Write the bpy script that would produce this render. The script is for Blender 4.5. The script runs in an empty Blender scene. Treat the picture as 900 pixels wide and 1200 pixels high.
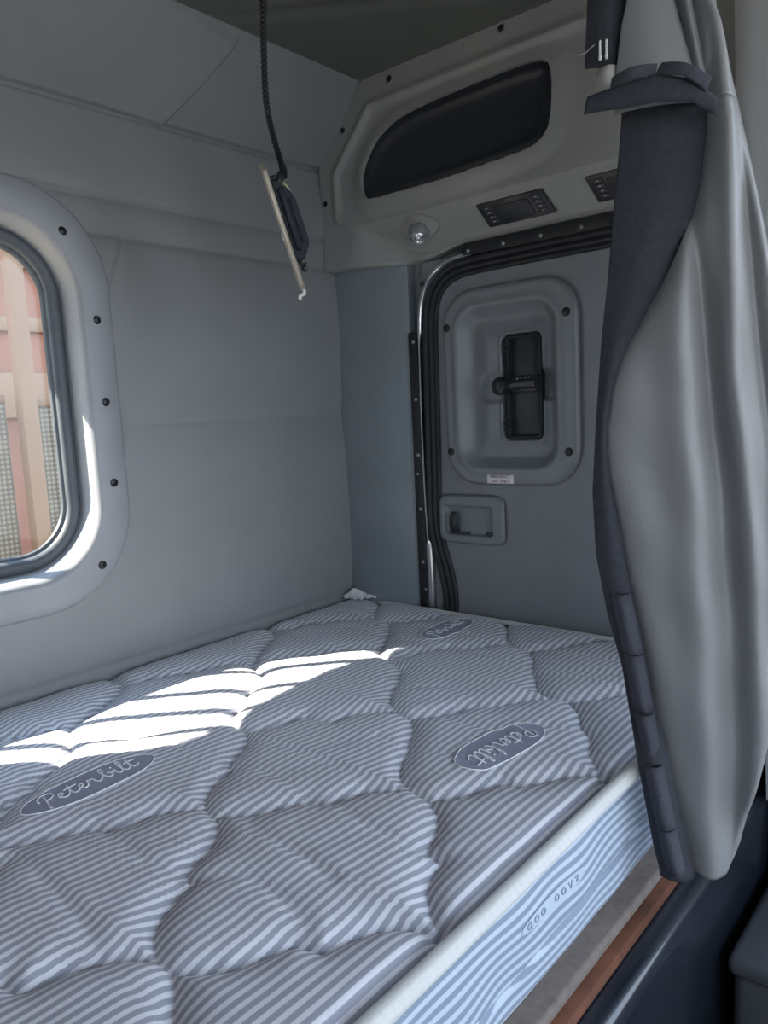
# Truck sleeper bunk: mattress, quilted back wall with window, emergency-exit door, curtain.
# Metres.  z = 0 is the top of the mattress, y = 0 the back wall, x = 0 the door wall.
import bpy, bmesh, math, random
import numpy as np
from mathutils import Vector, Matrix, Euler
PI = math.pi
random.seed(4); np.random.seed(4)
SC = bpy.context.scene
COL = SC.collection
SUN_E, SKY_E, EXPO = 12.0, 2.3, 1.32
DEEP={'V0':[(-0.747,-0.022),(-0.755,-0.071),(-0.794,-0.118),(-0.853,-0.153),(-0.918,-0.187),(-0.945,-0.225),(-0.964,-0.275),(-0.991,-0.302),(-1.014,-0.318),(-1.044,-0.330),(-1.049,-0.327),(-1.059,-0.356),(-1.084,-0.361),(-1.114,-0.377)],
'V1':[(-0.341,-0.006),(-0.346,-0.039),(-0.381,-0.087),(-0.445,-0.127),(-0.545,-0.201),(-0.570,-0.265),(-0.596,-0.295),(-0.653,-0.320),(-0.673,-0.350),(-0.732,-0.378),(-0.751,-0.401),(-0.763,-0.456),(-0.791,-0.488),(-0.850,-0.519),(-0.861,-0.539),(-0.900,-0.550),(-0.934,-0.576),(-0.951,-0.604),(-0.957,-0.634),(-0.976,-0.658),(-1.000,-0.678),(-1.023,-0.685),(-1.044,-0.694),(-1.051,-0.701),(-1.054,-0.720),(-1.069,-0.720),(-1.104,-0.736),(-1.127,-0.755),(-1.142,-0.781),(-1.145,-0.794),(-1.146,-0.813),(-1.156,-0.833),(-1.174,-0.857),(-1.184,-0.870)],
'V2':[(-0.014,-0.088),(-0.113,-0.156),(-0.151,-0.198),(-0.160,-0.243),(-0.219,-0.295),(-0.294,-0.342),(-0.353,-0.378),(-0.375,-0.435),(-0.401,-0.479),(-0.456,-0.515),(-0.510,-0.542),(-0.544,-0.569),(-0.567,-0.609),(-0.574,-0.637),(-0.608,-0.671),(-0.652,-0.694),(-0.672,-0.710),(-0.712,-0.729),(-0.740,-0.751),(-0.758,-0.783),(-0.764,-0.818),(-0.786,-0.849),(-0.818,-0.871),(-0.857,-0.886),(-0.867,-0.913),(-0.888,-0.917),(-0.916,-0.930),(-0.942,-0.956),(-0.959,-0.976),(-0.964,-0.994)],
'V3':[(-0.017,-0.474),(-0.067,-0.513),(-0.123,-0.543),(-0.161,-0.585),(-0.170,-0.625),(-0.216,-0.662),(-0.274,-0.690),(-0.303,-0.714),(-0.357,-0.749),(-0.374,-0.788),(-0.371,-0.814),(-0.405,-0.850),(-0.455,-0.877),(-0.478,-0.904),(-0.527,-0.924),(-0.564,-0.953),(-0.578,-0.968),(-0.587,-0.989)],
'R01a':[(-0.751,-0.033),(-0.751,-0.077),(-0.713,-0.093),(-0.655,-0.113),(-0.651,-0.128),(-0.551,-0.162),(-0.546,-0.200)],
'R01b':[(-0.954,-0.242),(-0.899,-0.288),(-0.878,-0.320),(-0.840,-0.335),(-0.774,-0.359),(-0.746,-0.396)],
'R01c':[(-1.149,-0.461),(-1.136,-0.477),(-1.107,-0.498),(-1.060,-0.520),(-1.051,-0.540),(-1.030,-0.549),(-0.996,-0.552),(-0.965,-0.577),(-0.947,-0.594)],
'R01d':[(-1.145,-0.786),(-1.160,-0.764),(-1.179,-0.748),(-1.205,-0.733),(-1.239,-0.727),(-1.246,-0.721),(-1.249,-0.699)],
'R12z':[(-0.341,-0.006),(-0.343,-0.044),(-0.316,-0.075),(-0.251,-0.086),(-0.250,-0.102),(-0.214,-0.121),(-0.178,-0.153),(-0.137,-0.177)],
'R12a':[(-0.537,-0.194),(-0.471,-0.219),(-0.434,-0.268),(-0.379,-0.281),(-0.325,-0.349)],
'R12b':[(-0.759,-0.451),(-0.733,-0.471),(-0.700,-0.478),(-0.662,-0.484),(-0.664,-0.507),(-0.656,-0.539),(-0.624,-0.542),(-0.596,-0.558),(-0.573,-0.593)],
'R12c':[(-0.950,-0.627),(-0.941,-0.639),(-0.918,-0.661),(-0.886,-0.678),(-0.858,-0.691),(-0.850,-0.715),(-0.825,-0.726),(-0.793,-0.737),(-0.765,-0.773)],
'R12d':[(-1.146,-0.813),(-1.131,-0.835),(-1.121,-0.843),(-1.111,-0.854),(-1.086,-0.864),(-1.055,-0.877),(-1.051,-0.884),(-1.045,-0.906),(-1.019,-0.914),(-0.994,-0.925),(-0.978,-0.939),(-0.966,-0.958),(-0.962,-0.972),(-0.964,-0.994)],
'R23z':[(-0.149,-0.218),(-0.135,-0.272),(-0.075,-0.316),(0.006,-0.349),(0.017,-0.368)],
'R23a':[(-0.362,-0.436),(-0.311,-0.437),(-0.242,-0.473),(-0.247,-0.498),(-0.210,-0.526),(-0.156,-0.559)],
'R23b':[(-0.568,-0.634),(-0.552,-0.658),(-0.513,-0.685),(-0.472,-0.694),(-0.470,-0.710),(-0.441,-0.734),(-0.394,-0.758),(-0.374,-0.788)],
'R23c':[(-0.761,-0.822),(-0.732,-0.848),(-0.699,-0.860),(-0.671,-0.872),(-0.671,-0.889),(-0.642,-0.913),(-0.610,-0.931),(-0.580,-0.961),(-0.585,-0.976)],
'R3a':[(-0.170,-0.625),(-0.140,-0.663),(-0.084,-0.690),(-0.012,-0.730)],
'R3b':[(-0.368,-0.818),(-0.336,-0.847),(-0.288,-0.878)]}
SOFT={'s1':[(-1.057,-0.541),(-1.064,-0.599),(-1.067,-0.651),(-1.057,-0.680),(-1.052,-0.700)],
's2':[(-1.153,-0.495),(-1.150,-0.537),(-1.158,-0.623),(-1.165,-0.694),(-1.176,-0.739)],
's3':[(-0.944,-0.671),(-0.951,-0.726),(-0.957,-0.795),(-0.966,-0.844)],
's4':[(-0.849,-0.734),(-0.864,-0.797),(-0.865,-0.846),(-0.860,-0.888)],
's5':[(-1.040,-0.735),(-1.018,-0.765),(-1.019,-0.813),(-1.029,-0.866),(-1.045,-0.886)],
's6':[(-0.776,-0.499),(-0.776,-0.557),(-0.773,-0.616),(-0.779,-0.687),(-0.773,-0.741)],
's7':[(-0.858,-0.531),(-0.846,-0.575),(-0.847,-0.635),(-0.855,-0.699)],
's8':[(-0.665,-0.648),(-0.668,-0.697)],
's9':[(-0.477,-0.562),(-0.445,-0.612),(-0.449,-0.679)],
's10':[(-0.568,-0.646),(-0.552,-0.689),(-0.555,-0.750),(-0.548,-0.799)],
's11':[(-0.663,-0.703),(-0.658,-0.766),(-0.664,-0.822),(-0.670,-0.874)],
's12':[(-0.499,-0.834),(-0.480,-0.890)],
's13':[(-0.262,-0.691),(-0.254,-0.748),(-0.231,-0.843)],
's14':[(-0.969,-0.284),(-0.922,-0.327),(-0.876,-0.383),(-0.860,-0.418),(-0.854,-0.453),(-0.853,-0.514)],
's15':[(-1.100,-0.981),(-1.039,-0.977),(-0.964,-0.974),(-0.846,-0.976),(-0.716,-0.982),(-0.598,-0.977)]}

# ------------------------------------------------------------ materials
def mat(name, base, rough=0.5, metal=0.0, noise=0.0, nscale=40, bump=0.0, bscale=300, spec=0.5, coat=0.0):
    m = bpy.data.materials.new(name); m.use_nodes = True
    nt = m.node_tree; b = nt.nodes['Principled BSDF']
    b.inputs['Base Color'].default_value = (*base, 1)
    b.inputs['Roughness'].default_value = rough
    b.inputs['Metallic'].default_value = metal
    b.inputs['Specular IOR Level'].default_value = spec
    b.inputs['Coat Weight'].default_value = coat
    tc = nt.nodes.new('ShaderNodeTexCoord')
    if noise > 0:
        n = nt.nodes.new('ShaderNodeTexNoise'); n.inputs['Scale'].default_value = nscale
        n.inputs['Detail'].default_value = 4
        nt.links.new(tc.outputs['Object'], n.inputs['Vector'])
        r = nt.nodes.new('ShaderNodeMapRange')
        r.inputs['From Min'].default_value = 0.3; r.inputs['From Max'].default_value = 0.7
        r.inputs['To Min'].default_value = 1 - noise; r.inputs['To Max'].default_value = 1 + noise
        nt.links.new(n.outputs['Fac'], r.inputs['Value'])
        mx = nt.nodes.new('ShaderNodeVectorMath'); mx.operation = 'SCALE'
        mx.inputs[0].default_value = base
        nt.links.new(r.outputs['Result'], mx.inputs['Scale'])
        nt.links.new(mx.outputs['Vector'], b.inputs['Base Color'])
    if bump > 0:
        n2 = nt.nodes.new('ShaderNodeTexNoise'); n2.inputs['Scale'].default_value = bscale
        n2.inputs['Detail'].default_value = 3
        nt.links.new(tc.outputs['Object'], n2.inputs['Vector'])
        bp = nt.nodes.new('ShaderNodeBump'); bp.inputs['Strength'].default_value = bump
        bp.inputs['Distance'].default_value = 0.001
        nt.links.new(n2.outputs['Fac'], bp.inputs['Height'])
        nt.links.new(bp.outputs['Normal'], b.inputs['Normal'])
    return m

M = {}
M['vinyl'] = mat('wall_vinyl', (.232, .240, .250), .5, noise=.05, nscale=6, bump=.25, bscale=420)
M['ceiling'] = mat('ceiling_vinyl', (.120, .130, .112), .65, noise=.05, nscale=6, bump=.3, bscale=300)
M['column'] = mat('column_vinyl', (.20, .228, .252), .45, noise=.06, nscale=8, bump=.5, bscale=160)
M['trim'] = mat('window_trim_plastic', (.29, .30, .32), .42, noise=.03, nscale=10, bump=.3, bscale=600)
M['molded'] = mat('molded_grey_plastic', (.28, .28, .265), .42, noise=.04, nscale=9, bump=.5, bscale=500)
M['door'] = mat('door_vinyl', (.205, .213, .232), .55, noise=.05, nscale=7, bump=.3, bscale=420)
M['hatch'] = mat('hatch_plastic', (.195, .207, .222), .4, noise=.03, nscale=9, bump=.3, bscale=600)
M['handle'] = mat('door_handle_plastic', (.175, .198, .215), .42, bump=.2, bscale=600)
M['gasket'] = mat('window_gasket_rubber', (.075, .085, .10), .5, bump=.1)
M['rubber'] = mat('black_rubber', (.014, .015, .019), .62, bump=.2, bscale=200)
M['blackpl'] = mat('black_plastic', (.016, .017, .021), .35)
M['strip'] = mat('black_strip_metal', (.016, .017, .02), .5, noise=.4, nscale=60, bump=.4, bscale=150)
M['gloss'] = mat('dark_smoked_panel', (.022, .025, .031), .42, spec=.4)
M['chrome'] = mat('brushed_aluminium', (.72, .72, .72), .28, metal=1)
M['screw'] = mat('dark_screw', (.03, .03, .032), .3, metal=.6)
M['bright'] = mat('bright_screw', (.5, .5, .5), .3, metal=1)
M['sticker'] = mat('sticker_white', (.74, .70, .74), .5)
M['ink'] = mat('sticker_ink', (.16, .06, .07), .6)
M['inkred'] = mat('sticker_border', (.45, .2, .2), .6)
M['curtain'] = mat('curtain_vinyl', (.222, .220, .220), .43, noise=.03, nscale=5, bump=.5, bscale=350)
M['lining'] = mat('curtain_lining', (.036, .038, .048), .9, noise=.15, nscale=120, bump=.6, bscale=700)
M['velcro'] = mat('hook_and_loop_tape', (.055, .056, .072), .95, noise=.15, nscale=300, bump=.8, bscale=900)
M['beige'] = mat('beige_backing', (.38, .36, .33), .6)
M['piping'] = mat('mattress_piping', (.58, .575, .56), .7, bump=.5, bscale=500)
M['patch'] = mat('logo_patch_fabric', (.35, .375, .47), .8, noise=.08, nscale=300, bump=.5, bscale=900)
M['thread'] = mat('logo_thread', (.93, .93, .96), .6)
M['wood'] = mat('bunk_wood', (.13, .048, .024), .5, noise=.35, nscale=25)
M['carpet'] = mat('taupe_edge_cloth', (.17, .140, .122), .9, noise=.15, nscale=80, bump=.6)
M['blackbase'] = mat('glossy_black_base', (.012, .015, .022), .22, noise=.2, nscale=12, coat=.3)
M['floor'] = mat('rubber_floor', (.03, .032, .036), .7, noise=.2, nscale=20, bump=.5)
M['greybox'] = mat('dark_grey_plastic', (.065, .068, .078), .6, bump=.3)
M['brass'] = mat('tarnished_lamp_plate', (.46, .41, .33), .4, metal=.35, noise=.15, nscale=60)
M['white'] = mat('white_plastic', (.75, .75, .73), .5)
M['wire'] = mat('cream_wire', (.70, .64, .36), .5)
M['paper'] = mat('crumpled_paper', (.66, .67, .68), .8, noise=.08, nscale=60)
M['lamp_body'] = mat('blue_black_plastic', (.008, .014, .024), .5, spec=.3)
M['lens'] = mat('reading_lamp_glass', (.75, .78, .8), .08, metal=.8)
M['cab'] = mat('cab_lining_grey', (.40, .41, .42), .6)
M['mark'] = mat('button_mark_print', (.55, .56, .58), .5)
M['btn'] = mat('button_black', (.022, .024, .03), .4)
M['tan'] = mat('tan_painted_post', (.19, .11, .066), .7, noise=.06, nscale=3)
M['redwall'] = mat('salmon_wall', (.20, .085, .055), .8, noise=.15, nscale=1.5)
M['sand'] = mat('sand_ground', (.50, .40, .30), .9, noise=.1, nscale=2)
M['steel'] = mat('rack_steel', (.3, .3, .3), .4, metal=.8)

def mesh_screen_mat():
    m = mat('woven_screen', (.62, .54, .44), .8)
    nt = m.node_tree; b = nt.nodes['Principled BSDF']
    tc = nt.nodes.new('ShaderNodeTexCoord'); sp = nt.nodes.new('ShaderNodeSeparateXYZ')
    nt.links.new(tc.outputs['Object'], sp.inputs[0])
    outs = []
    for ax in ('X', 'Z'):
        s = nt.nodes.new('ShaderNodeMath'); s.operation = 'MULTIPLY'; s.inputs[1].default_value = 2*PI/.022
        nt.links.new(sp.outputs[ax], s.inputs[0])
        c = nt.nodes.new('ShaderNodeMath'); c.operation = 'SINE'; nt.links.new(s.outputs[0], c.inputs[0])
        outs.append(c)
    mu = nt.nodes.new('ShaderNodeMath'); mu.operation = 'ADD'
    nt.links.new(outs[0].outputs[0], mu.inputs[0]); nt.links.new(outs[1].outputs[0], mu.inputs[1])
    r = nt.nodes.new('ShaderNodeValToRGB')
    r.color_ramp.elements[0].position = 0; r.color_ramp.elements[0].color = (.10, .08, .06, 1)
    r.color_ramp.elements[1].position = .6; r.color_ramp.elements[1].color = (.20, .17, .13, 1)
    nt.links.new(mu.outputs[0], r.inputs['Fac']); nt.links.new(r.outputs['Color'], b.inputs['Base Color'])
    return m
M['screen'] = mesh_screen_mat()

def stripe_mat(name, pitch, light, dark, wav=0.0, duty=.47):
    """ticking stripes running along x; the UV's v is the distance across the cloth in metres"""
    m = bpy.data.materials.new(name); m.use_nodes = True
    nt = m.node_tree; b = nt.nodes['Principled BSDF']; b.inputs['Roughness'].default_value = .75
    b.inputs['Sheen Weight'].default_value = .15
    uv = nt.nodes.new('ShaderNodeUVMap'); uv.uv_map = 'UVMap'
    sp = nt.nodes.new('ShaderNodeSeparateXYZ'); nt.links.new(uv.outputs[0], sp.inputs[0])
    d = nt.nodes.new('ShaderNodeMath'); d.operation = 'DIVIDE'; d.inputs[1].default_value = pitch
    nt.links.new(sp.outputs['Y'], d.inputs[0])
    fr = nt.nodes.new('ShaderNodeMath'); fr.operation = 'FRACT'; nt.links.new(d.outputs[0], fr.inputs[0])
    r = nt.nodes.new('ShaderNodeValToRGB'); cr = r.color_ramp
    cr.elements[0].position = 0; cr.elements[0].color = (*dark, 1)
    cr.elements[1].position = 1; cr.elements[1].color = (*dark, 1)
    for pos, c in ((.06, dark), (.14, light), (.06+duty, light), (.14+duty, dark)):
        e = cr.elements.new(pos); e.color = (*c, 1)
    nt.links.new(fr.outputs[0], r.inputs['Fac'])
    n = nt.nodes.new('ShaderNodeTexNoise'); n.inputs['Scale'].default_value = 900; n.inputs['Detail'].default_value = 2
    tc = nt.nodes.new('ShaderNodeTexCoord'); nt.links.new(tc.outputs['Object'], n.inputs['Vector'])
    mr = nt.nodes.new('ShaderNodeMapRange'); mr.inputs['To Min'].default_value = .86; mr.inputs['To Max'].default_value = 1.14
    nt.links.new(n.outputs['Fac'], mr.inputs['Value'])
    sc = nt.nodes.new('ShaderNodeVectorMath'); sc.operation = 'SCALE'
    nt.links.new(r.outputs['Color'], sc.inputs[0]); nt.links.new(mr.outputs[0], sc.inputs['Scale'])
    nt.links.new(sc.outputs[0], b.inputs['Base Color'])
    bp = nt.nodes.new('ShaderNodeBump'); bp.inputs['Strength'].default_value = .4; bp.inputs['Distance'].default_value = .001
    nt.links.new(n.outputs['Fac'], bp.inputs['Height']); nt.links.new(bp.outputs['Normal'], b.inputs['Normal'])
    return m
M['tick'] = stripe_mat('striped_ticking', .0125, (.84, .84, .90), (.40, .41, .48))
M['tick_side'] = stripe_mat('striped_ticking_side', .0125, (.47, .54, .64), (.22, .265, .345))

def glass_mat():
    m = bpy.data.materials.new('tinted_window_glass'); m.use_nodes = True
    nt = m.node_tree; nt.nodes.clear()
    o = nt.nodes.new('ShaderNodeOutputMaterial'); mx = nt.nodes.new('ShaderNodeMixShader')
    t = nt.nodes.new('ShaderNodeBsdfTransparent'); t.inputs['Color'].default_value = (.92, .94, .93, 1)
    g = nt.nodes.new('ShaderNodeBsdfGlossy'); g.inputs['Roughness'].default_value = .03
    mx.inputs['Fac'].default_value = .02
    nt.links.new(t.outputs[0], mx.inputs[1]); nt.links.new(g.outputs[0], mx.inputs[2])
    nt.links.new(mx.outputs[0], o.inputs['Surface'])
    return m
M['glass'] = glass_mat()

# ------------------------------------------------------------ object helpers
def link(me, name, m=None, parent=None, smooth=True):
    o = bpy.data.objects.new(name, me); COL.objects.link(o)
    if m: me.materials.append(M[m])
    if smooth:
        me.polygons.foreach_set('use_smooth', [True]*len(me.polygons))
    if parent:
        o.parent = parent
        if parent.type == 'EMPTY': o.location = -parent.location
    return o
def from_bm(bm, name, m=None, parent=None, smooth=True, sharp=35):
    bmesh.ops.recalc_face_normals(bm, faces=bm.faces)
    me = bpy.data.meshes.new(name); bm.to_mesh(me); bm.free()
    o = link(me, name, m, parent, smooth)
    if smooth: me.set_sharp_from_angle(angle=math.radians(sharp))
    return o
def from_data(V, F, name, m=None, parent=None, smooth=True, sharp=None, uv=None):
    me = bpy.data.meshes.new(name); me.from_pydata([tuple(v) for v in V], [], F); me.update()
    if uv is not None:
        l = me.uv_layers.new(name='UVMap'); vi = np.empty(len(me.loops), int)
        me.loops.foreach_get('vertex_index', vi)
        l.data.foreach_set('uv', np.asarray(uv)[vi].ravel())
    o = link(me, name, m, parent, smooth)
    if sharp: me.set_sharp_from_angle(angle=math.radians(sharp))
    return o
def empty(name, loc, label, cat, group=None):
    o = bpy.data.objects.new(name, None); COL.objects.link(o); o.location = loc
    o.empty_display_size = .03
    return tag(o, label, cat, group)
def tag(o, label=None, cat=None, group=None, kind=None):
    if label: o['label'] = label
    if cat: o['category'] = cat
    if group: o['group'] = group
    if kind: o['kind'] = kind
    return o
def struct(o, label=None, cat='structure'):
    o['kind'] = 'structure'
    if label: o['label'] = label
    o['category'] = cat
    return o

def sstep(a, b, x):
    t = np.clip((x-a)/(b-a), 0, 1); return t*t*(3-2*t)
def bm_box(bm, x0, x1, y0, y1, z0, z1, bev=0.0, seg=2, M4=None):
    r = bmesh.ops.create_cube(bm, size=1)
    for v in r['verts']:
        v.co = Vector(((x0+x1)/2+v.co.x*(x1-x0), (y0+y1)/2+v.co.y*(y1-y0), (z0+z1)/2+v.co.z*(z1-z0)))
    vs = r['verts']
    if bev > 0:
        es = list({e for v in vs for e in v.link_edges})
        q = bmesh.ops.bevel(bm, geom=es, offset=bev, segments=seg, profile=.5, affect='EDGES')
        vs = list({v for f in q['faces'] for v in f.verts} | {v for v in vs if v.is_valid})
    if M4 is not None:
        for v in vs: v.co = M4 @ v.co
def box(name, m, dims, bev=0.003, parent=None, seg=2, M4=None):
    bm = bmesh.new(); bm_box(bm, *dims, bev, seg, M4); return from_bm(bm, name, m, parent)
def catmull(P, n=8, closed=False):
    P = [Vector(p) for p in P]; out = []; N = len(P)
    rng = range(N if closed else N-1)
    for i in rng:
        p1, p2 = P[i], P[(i+1) % N]
        p0 = P[i-1] if (closed or i > 0) else p1*2-p2
        p3 = P[(i+2) % N] if (closed or i+2 < N) else p2*2-p1
        for k in range(n):
            t = k/n
            out.append(.5*((2*p1)+(-p0+p2)*t+(2*p0-5*p1+4*p2-p3)*t*t+(-p0+3*p1-3*p2+p3)*t**3))
    if not closed: out.append(P[-1])
    return out
def bm_tube(bm, P, r, k=10, closed=False, rf=None, cap=True, flat=1.0, up=None):
    P = [Vector(p) for p in P]; n = len(P); rings = []
    N0 = Vector(up) if up else None
    for i, p in enumerate(P):
        a = P[i-1] if (i > 0 or closed) else p; b = P[(i+1) % n] if (i < n-1 or closed) else p
        t = (b-a).normalized()
        if N0 is None:
            N0 = t.orthogonal().normalized()
        nn = (N0 - t*N0.dot(t)).normalized()
        if up is None: N0 = nn
        bb = t.cross(nn)
        rr = rf(i/(n-1)) if rf else r
        rings.append([bm.verts.new(p+(nn*math.cos(2*PI*j/k)*flat+bb*math.sin(2*PI*j/k))*rr) for j in range(k)])
    for i in range(n if closed else n-1):
        A, B = rings[i], rings[(i+1) % n]
        for j in range(k):
            bm.faces.new((A[j], A[(j+1) % k], B[(j+1) % k], B[j]))
    if cap and not closed:
        bm.faces.new(rings[0]); bm.faces.new(rings[-1][::-1])
def bm_lathe(bm, prof, k=20, M4=None):
    """profile [(r, h)] about local z"""
    rings = []
    for r, h in prof:
        rings.append([bm.verts.new((M4 or Matrix()) @ Vector((r*math.cos(2*PI*j/k), r*math.sin(2*PI*j/k), h))) for j in range(k)])
    for A, B in zip(rings, rings[1:]):
        for j in range(k): bm.faces.new((A[j], A[(j+1) % k], B[(j+1) % k], B[j]))
    bm.faces.new(rings[-1]); bm.faces.new(rings[0][::-1])
def axis_mat(loc, nrm):
    q = Vector(nrm).to_track_quat('Z', 'Y'); return Matrix.Translation(loc) @ q.to_matrix().to_4x4()
def rr_sdf(u, v, u0, u1, v0, v1, r):
    cu, cv = (u0+u1)/2, (v0+v1)/2
    qx = np.abs(u-cu)-(u1-u0)/2+r; qy = np.abs(v-cv)-(v1-v0)/2+r
    return np.hypot(np.maximum(qx, 0), np.maximum(qy, 0))+np.minimum(np.maximum(qx, qy), 0)-r
def rr_loop(u0, u1, v0, v1, r, n=12):
    out = []
    for cu, cv, a0 in ((u1-r, v1-r, 0), (u0+r, v1-r, 90), (u0+r, v0+r, 180), (u1-r, v0+r, 270)):
        for k in range(n+1):
            a = math.radians(a0+90*k/n); out.append((cu+r*math.cos(a), cv+r*math.sin(a)))
    return out
def poly_sdf(u, v, P):
    d = np.full(u.shape, 1e9); ins = np.zeros(u.shape, bool); n = len(P)
    for i in range(n):
        x0, y0 = P[i]; x1, y1 = P[(i+1) % n]
        ex, ey = x1-x0, y1-y0; t = np.clip(((u-x0)*ex+(v-y0)*ey)/(ex*ex+ey*ey), 0, 1)
        d = np.minimum(d, np.hypot(u-x0-t*ex, v-y0-t*ey))
        c = ((y0 > v) != (y1 > v)) & (u < (x1-x0)*(v-y0)/((y1-y0) if abs(y1-y0) > 1e-9 else 1e-9)+x0)
        ins ^= c
    return np.where(ins, -d, d)
def line_dist(u, v, lines):
    d = np.full(u.shape, 1e9)
    for P in lines:
        for (x0, y0), (x1, y1) in zip(P, P[1:]):
            ex, ey = x1-x0, y1-y0; L = ex*ex+ey*ey
            if L < 1e-10: continue
            t = np.clip(((u-x0)*ex+(v-y0)*ey)/L, 0, 1)
            d = np.minimum(d, np.hypot(u-x0-t*ex, v-y0-t*ey))
    return d
def grid_faces(nu, nv, keep=None):
    F = []
    for i in range(nu-1):
        for j in range(nv-1):
            if keep is not None and not keep[i, j]: continue
            a = i*nv+j; F.append((a, a+nv, a+nv+1, a+1))
    return F
def screws(name, pts, nrm, r, m, parent, head=.003):
    """a round head with a cross slot, each a mesh of its own"""
    for p in pts:
        bm = bmesh.new(); Mx = axis_mat(p, nrm)
        bm_lathe(bm, [(r*1.45, 0), (r*1.45, .0006), (r*1.05, .0007), (r, head*.7), (r*.7, head), (r*.32, head), (r*.22, head*.45)], 16, Mx)
        from_bm(bm, name, m, parent)

# ------------------------------------------------------------ the setting
XL = -2.06                        # left end of the bunk
WX0, WX1, WZ0, WZ1, WR = -1.50, -.668, .146, .935, .19    # window trim outline
HX0, HX1, HZ0, HZ1, HR = -1.455, -.728, .195, .875, .15   # hole in the wall
# back wall: profile parameter t = height up to 1.092, then on up the slanted part to the ceiling
def back_wall():
    ts = np.concatenate([np.linspace(-.75, -.05, 8), np.linspace(0, 1.34, 302)])
    xs = np.concatenate([np.linspace(XL, -1.1, 120), np.linspace(-1.095, .03, 330)])
    X, T = np.meshgrid(xs, ts, indexing='ij')
    sl = math.hypot(.155, .162)
    lower = T <= 1.092
    Y = np.where(lower, 0, -(T-1.092)*.155/sl); Z = np.where(lower, T, 1.092+(T-1.092)*.162/sl)
    def groove(s, w, d): return d*np.exp(-(s/w)**2)
    ztop = T-(.927+0*X)                         # seam L2, upper cloth overlaps the lower
    off = np.zeros_like(X)                      # positive = into the room (-y)
    off += .011*sstep(-.002, .002, T-.927)*(1-sstep(.927, 1.08, T)) + 0*ztop
    off -= groove(T-.925, .003, .006)
    off += .004*np.sin(np.clip((T-.927)/(1.092-.927), 0, 1)*PI)**.5
    off -= groove(T-1.092, .0035, .010)
    off += .010*(np.sin(np.clip((T-1.092)/.228, 0, 1)*PI)**.6)
    off += .005*np.sin(np.clip((T-.855)/(.927-.855), 0, 1)*PI)**.6
    soft = .014*np.sin(np.clip((T-.492)/(.855-.492), 0, 1)*PI)**.4
    low = .014*np.sin(np.clip((T-.02)/(.492-.02), 0, 1)*PI)**.45
    off += np.where(T > .492, soft, low)
    off -= groove(T-.855, .006, .002)
    # diagonal creases
    def seg(P0, P1, w, d):
        return d*np.exp(-(line_dist(X, T, [[P0, P1]])/w)**2)
    dl = line_dist(X, T, [[(-.512, 1.095), (-.405, 1.315)]])
    side = ((X+.512)*(1.315-1.095)-(T-1.095)*(.107)) > 0
    off += np.where(T > 1.092, np.where(side, .0, .009)*np.exp(-dl/.06), 0) - seg((-.512, 1.095), (-.405, 1.315), .004, .004)
    off -= seg((-.626, .852), (-.69, .70), .007, .005)
    s2 = ((X+.626)*(-.152)-(T-.852)*(-.064)) > 0
    off += .004*np.exp(-line_dist(X, T, [[(-.626, .852), (-.69, .70)]])/.03)*np.where(s2, 1, 0)*(T < .855)*(T > .6)
    off += .0015*np.sin(X*7+1)*np.sin(T*9)
    off *= 1-sstep(1.285, 1.312, T)
    off *= sstep(0, .03, -X+.0)                 # tucked at the corner post
    off = np.where(T < 0, 0, off)
    yb = Y-off*np.where(lower, 1, .72); zb = Z-off*np.where(lower, 0, .69)
    V = np.stack([X, yb, zb], -1).reshape(-1, 3)
    cx = (X[:-1, :-1]+X[1:, 1:])/2; cz = (T[:-1, :-1]+T[1:, 1:])/2
    keep = rr_sdf(cx, cz, HX0, HX1, HZ0, HZ1, HR) > 0
    o = from_data(V, grid_faces(len(xs), len(ts), keep), 'wall_back', 'vinyl')
    return struct(o, 'grey vinyl upholstered back wall with stitched seams', 'wall')
back_wall()

def plane_panel(name, m, P, thick, label=None, cat='wall'):
    """flat slab: quad P plus a thickness vector"""
    bm = bmesh.new(); t = Vector(thick)
    a = [bm.verts.new(p) for p in P]; b = [bm.verts.new(Vector(p)+t) for p in P]
    bm.faces.new(a); bm.faces.new(b[::-1])
    for i in range(4): bm.faces.new((a[i], b[i], b[(i+1) % 4], a[(i+1) % 4]))
    return struct(from_bm(bm, name, m, smooth=False), label, cat)

# ceiling: padded panels with soft creases
def ceiling():
    xs = np.linspace(XL, .03, 150); ys = np.linspace(-1.5, -.115, 112)
    X, Y = np.meshgrid(xs, ys, indexing='ij')
    L = [[(-.473, -.150), (-.279, -.433), (-.10, -.70)]]
    d = line_dist(X, Y, L)
    Z = 1.254+.008*np.exp(-(d/.012)**2)*sstep(-.16, -.21, Y)-.006*np.sin(np.clip((-.15-Y)/1.2, 0, 1)*PI)
    V = np.stack([X, Y, Z], -1).reshape(-1, 3)
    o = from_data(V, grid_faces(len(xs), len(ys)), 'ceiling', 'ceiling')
    return struct(o, 'dark padded ceiling of the sleeper', 'ceiling')
ceiling()
plane_panel('wall_right', 'door', [(.030, .0, -.75), (.030, -3.3, -.75), (.030, -3.3, 0.0), (.030, 0, 0.0)], (.02, 0, 0), 'side wall panel below the bunk door')
plane_panel('wall_right', 'door', [(.030, .0, 0.0), (.030, -1.5, 0.0), (.030, -1.5, 1.27), (.030, 0, 1.27)], (.02, 0, 0), 'side wall behind the bunk door')
plane_panel('wall_left', 'vinyl', [(XL, 0.05, -.75), (XL, -1.6, -.75), (XL, -1.6, 1.27), (XL, 0.05, 1.27)], (-.02, 0, 0), 'left end wall of the sleeper')
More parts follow.
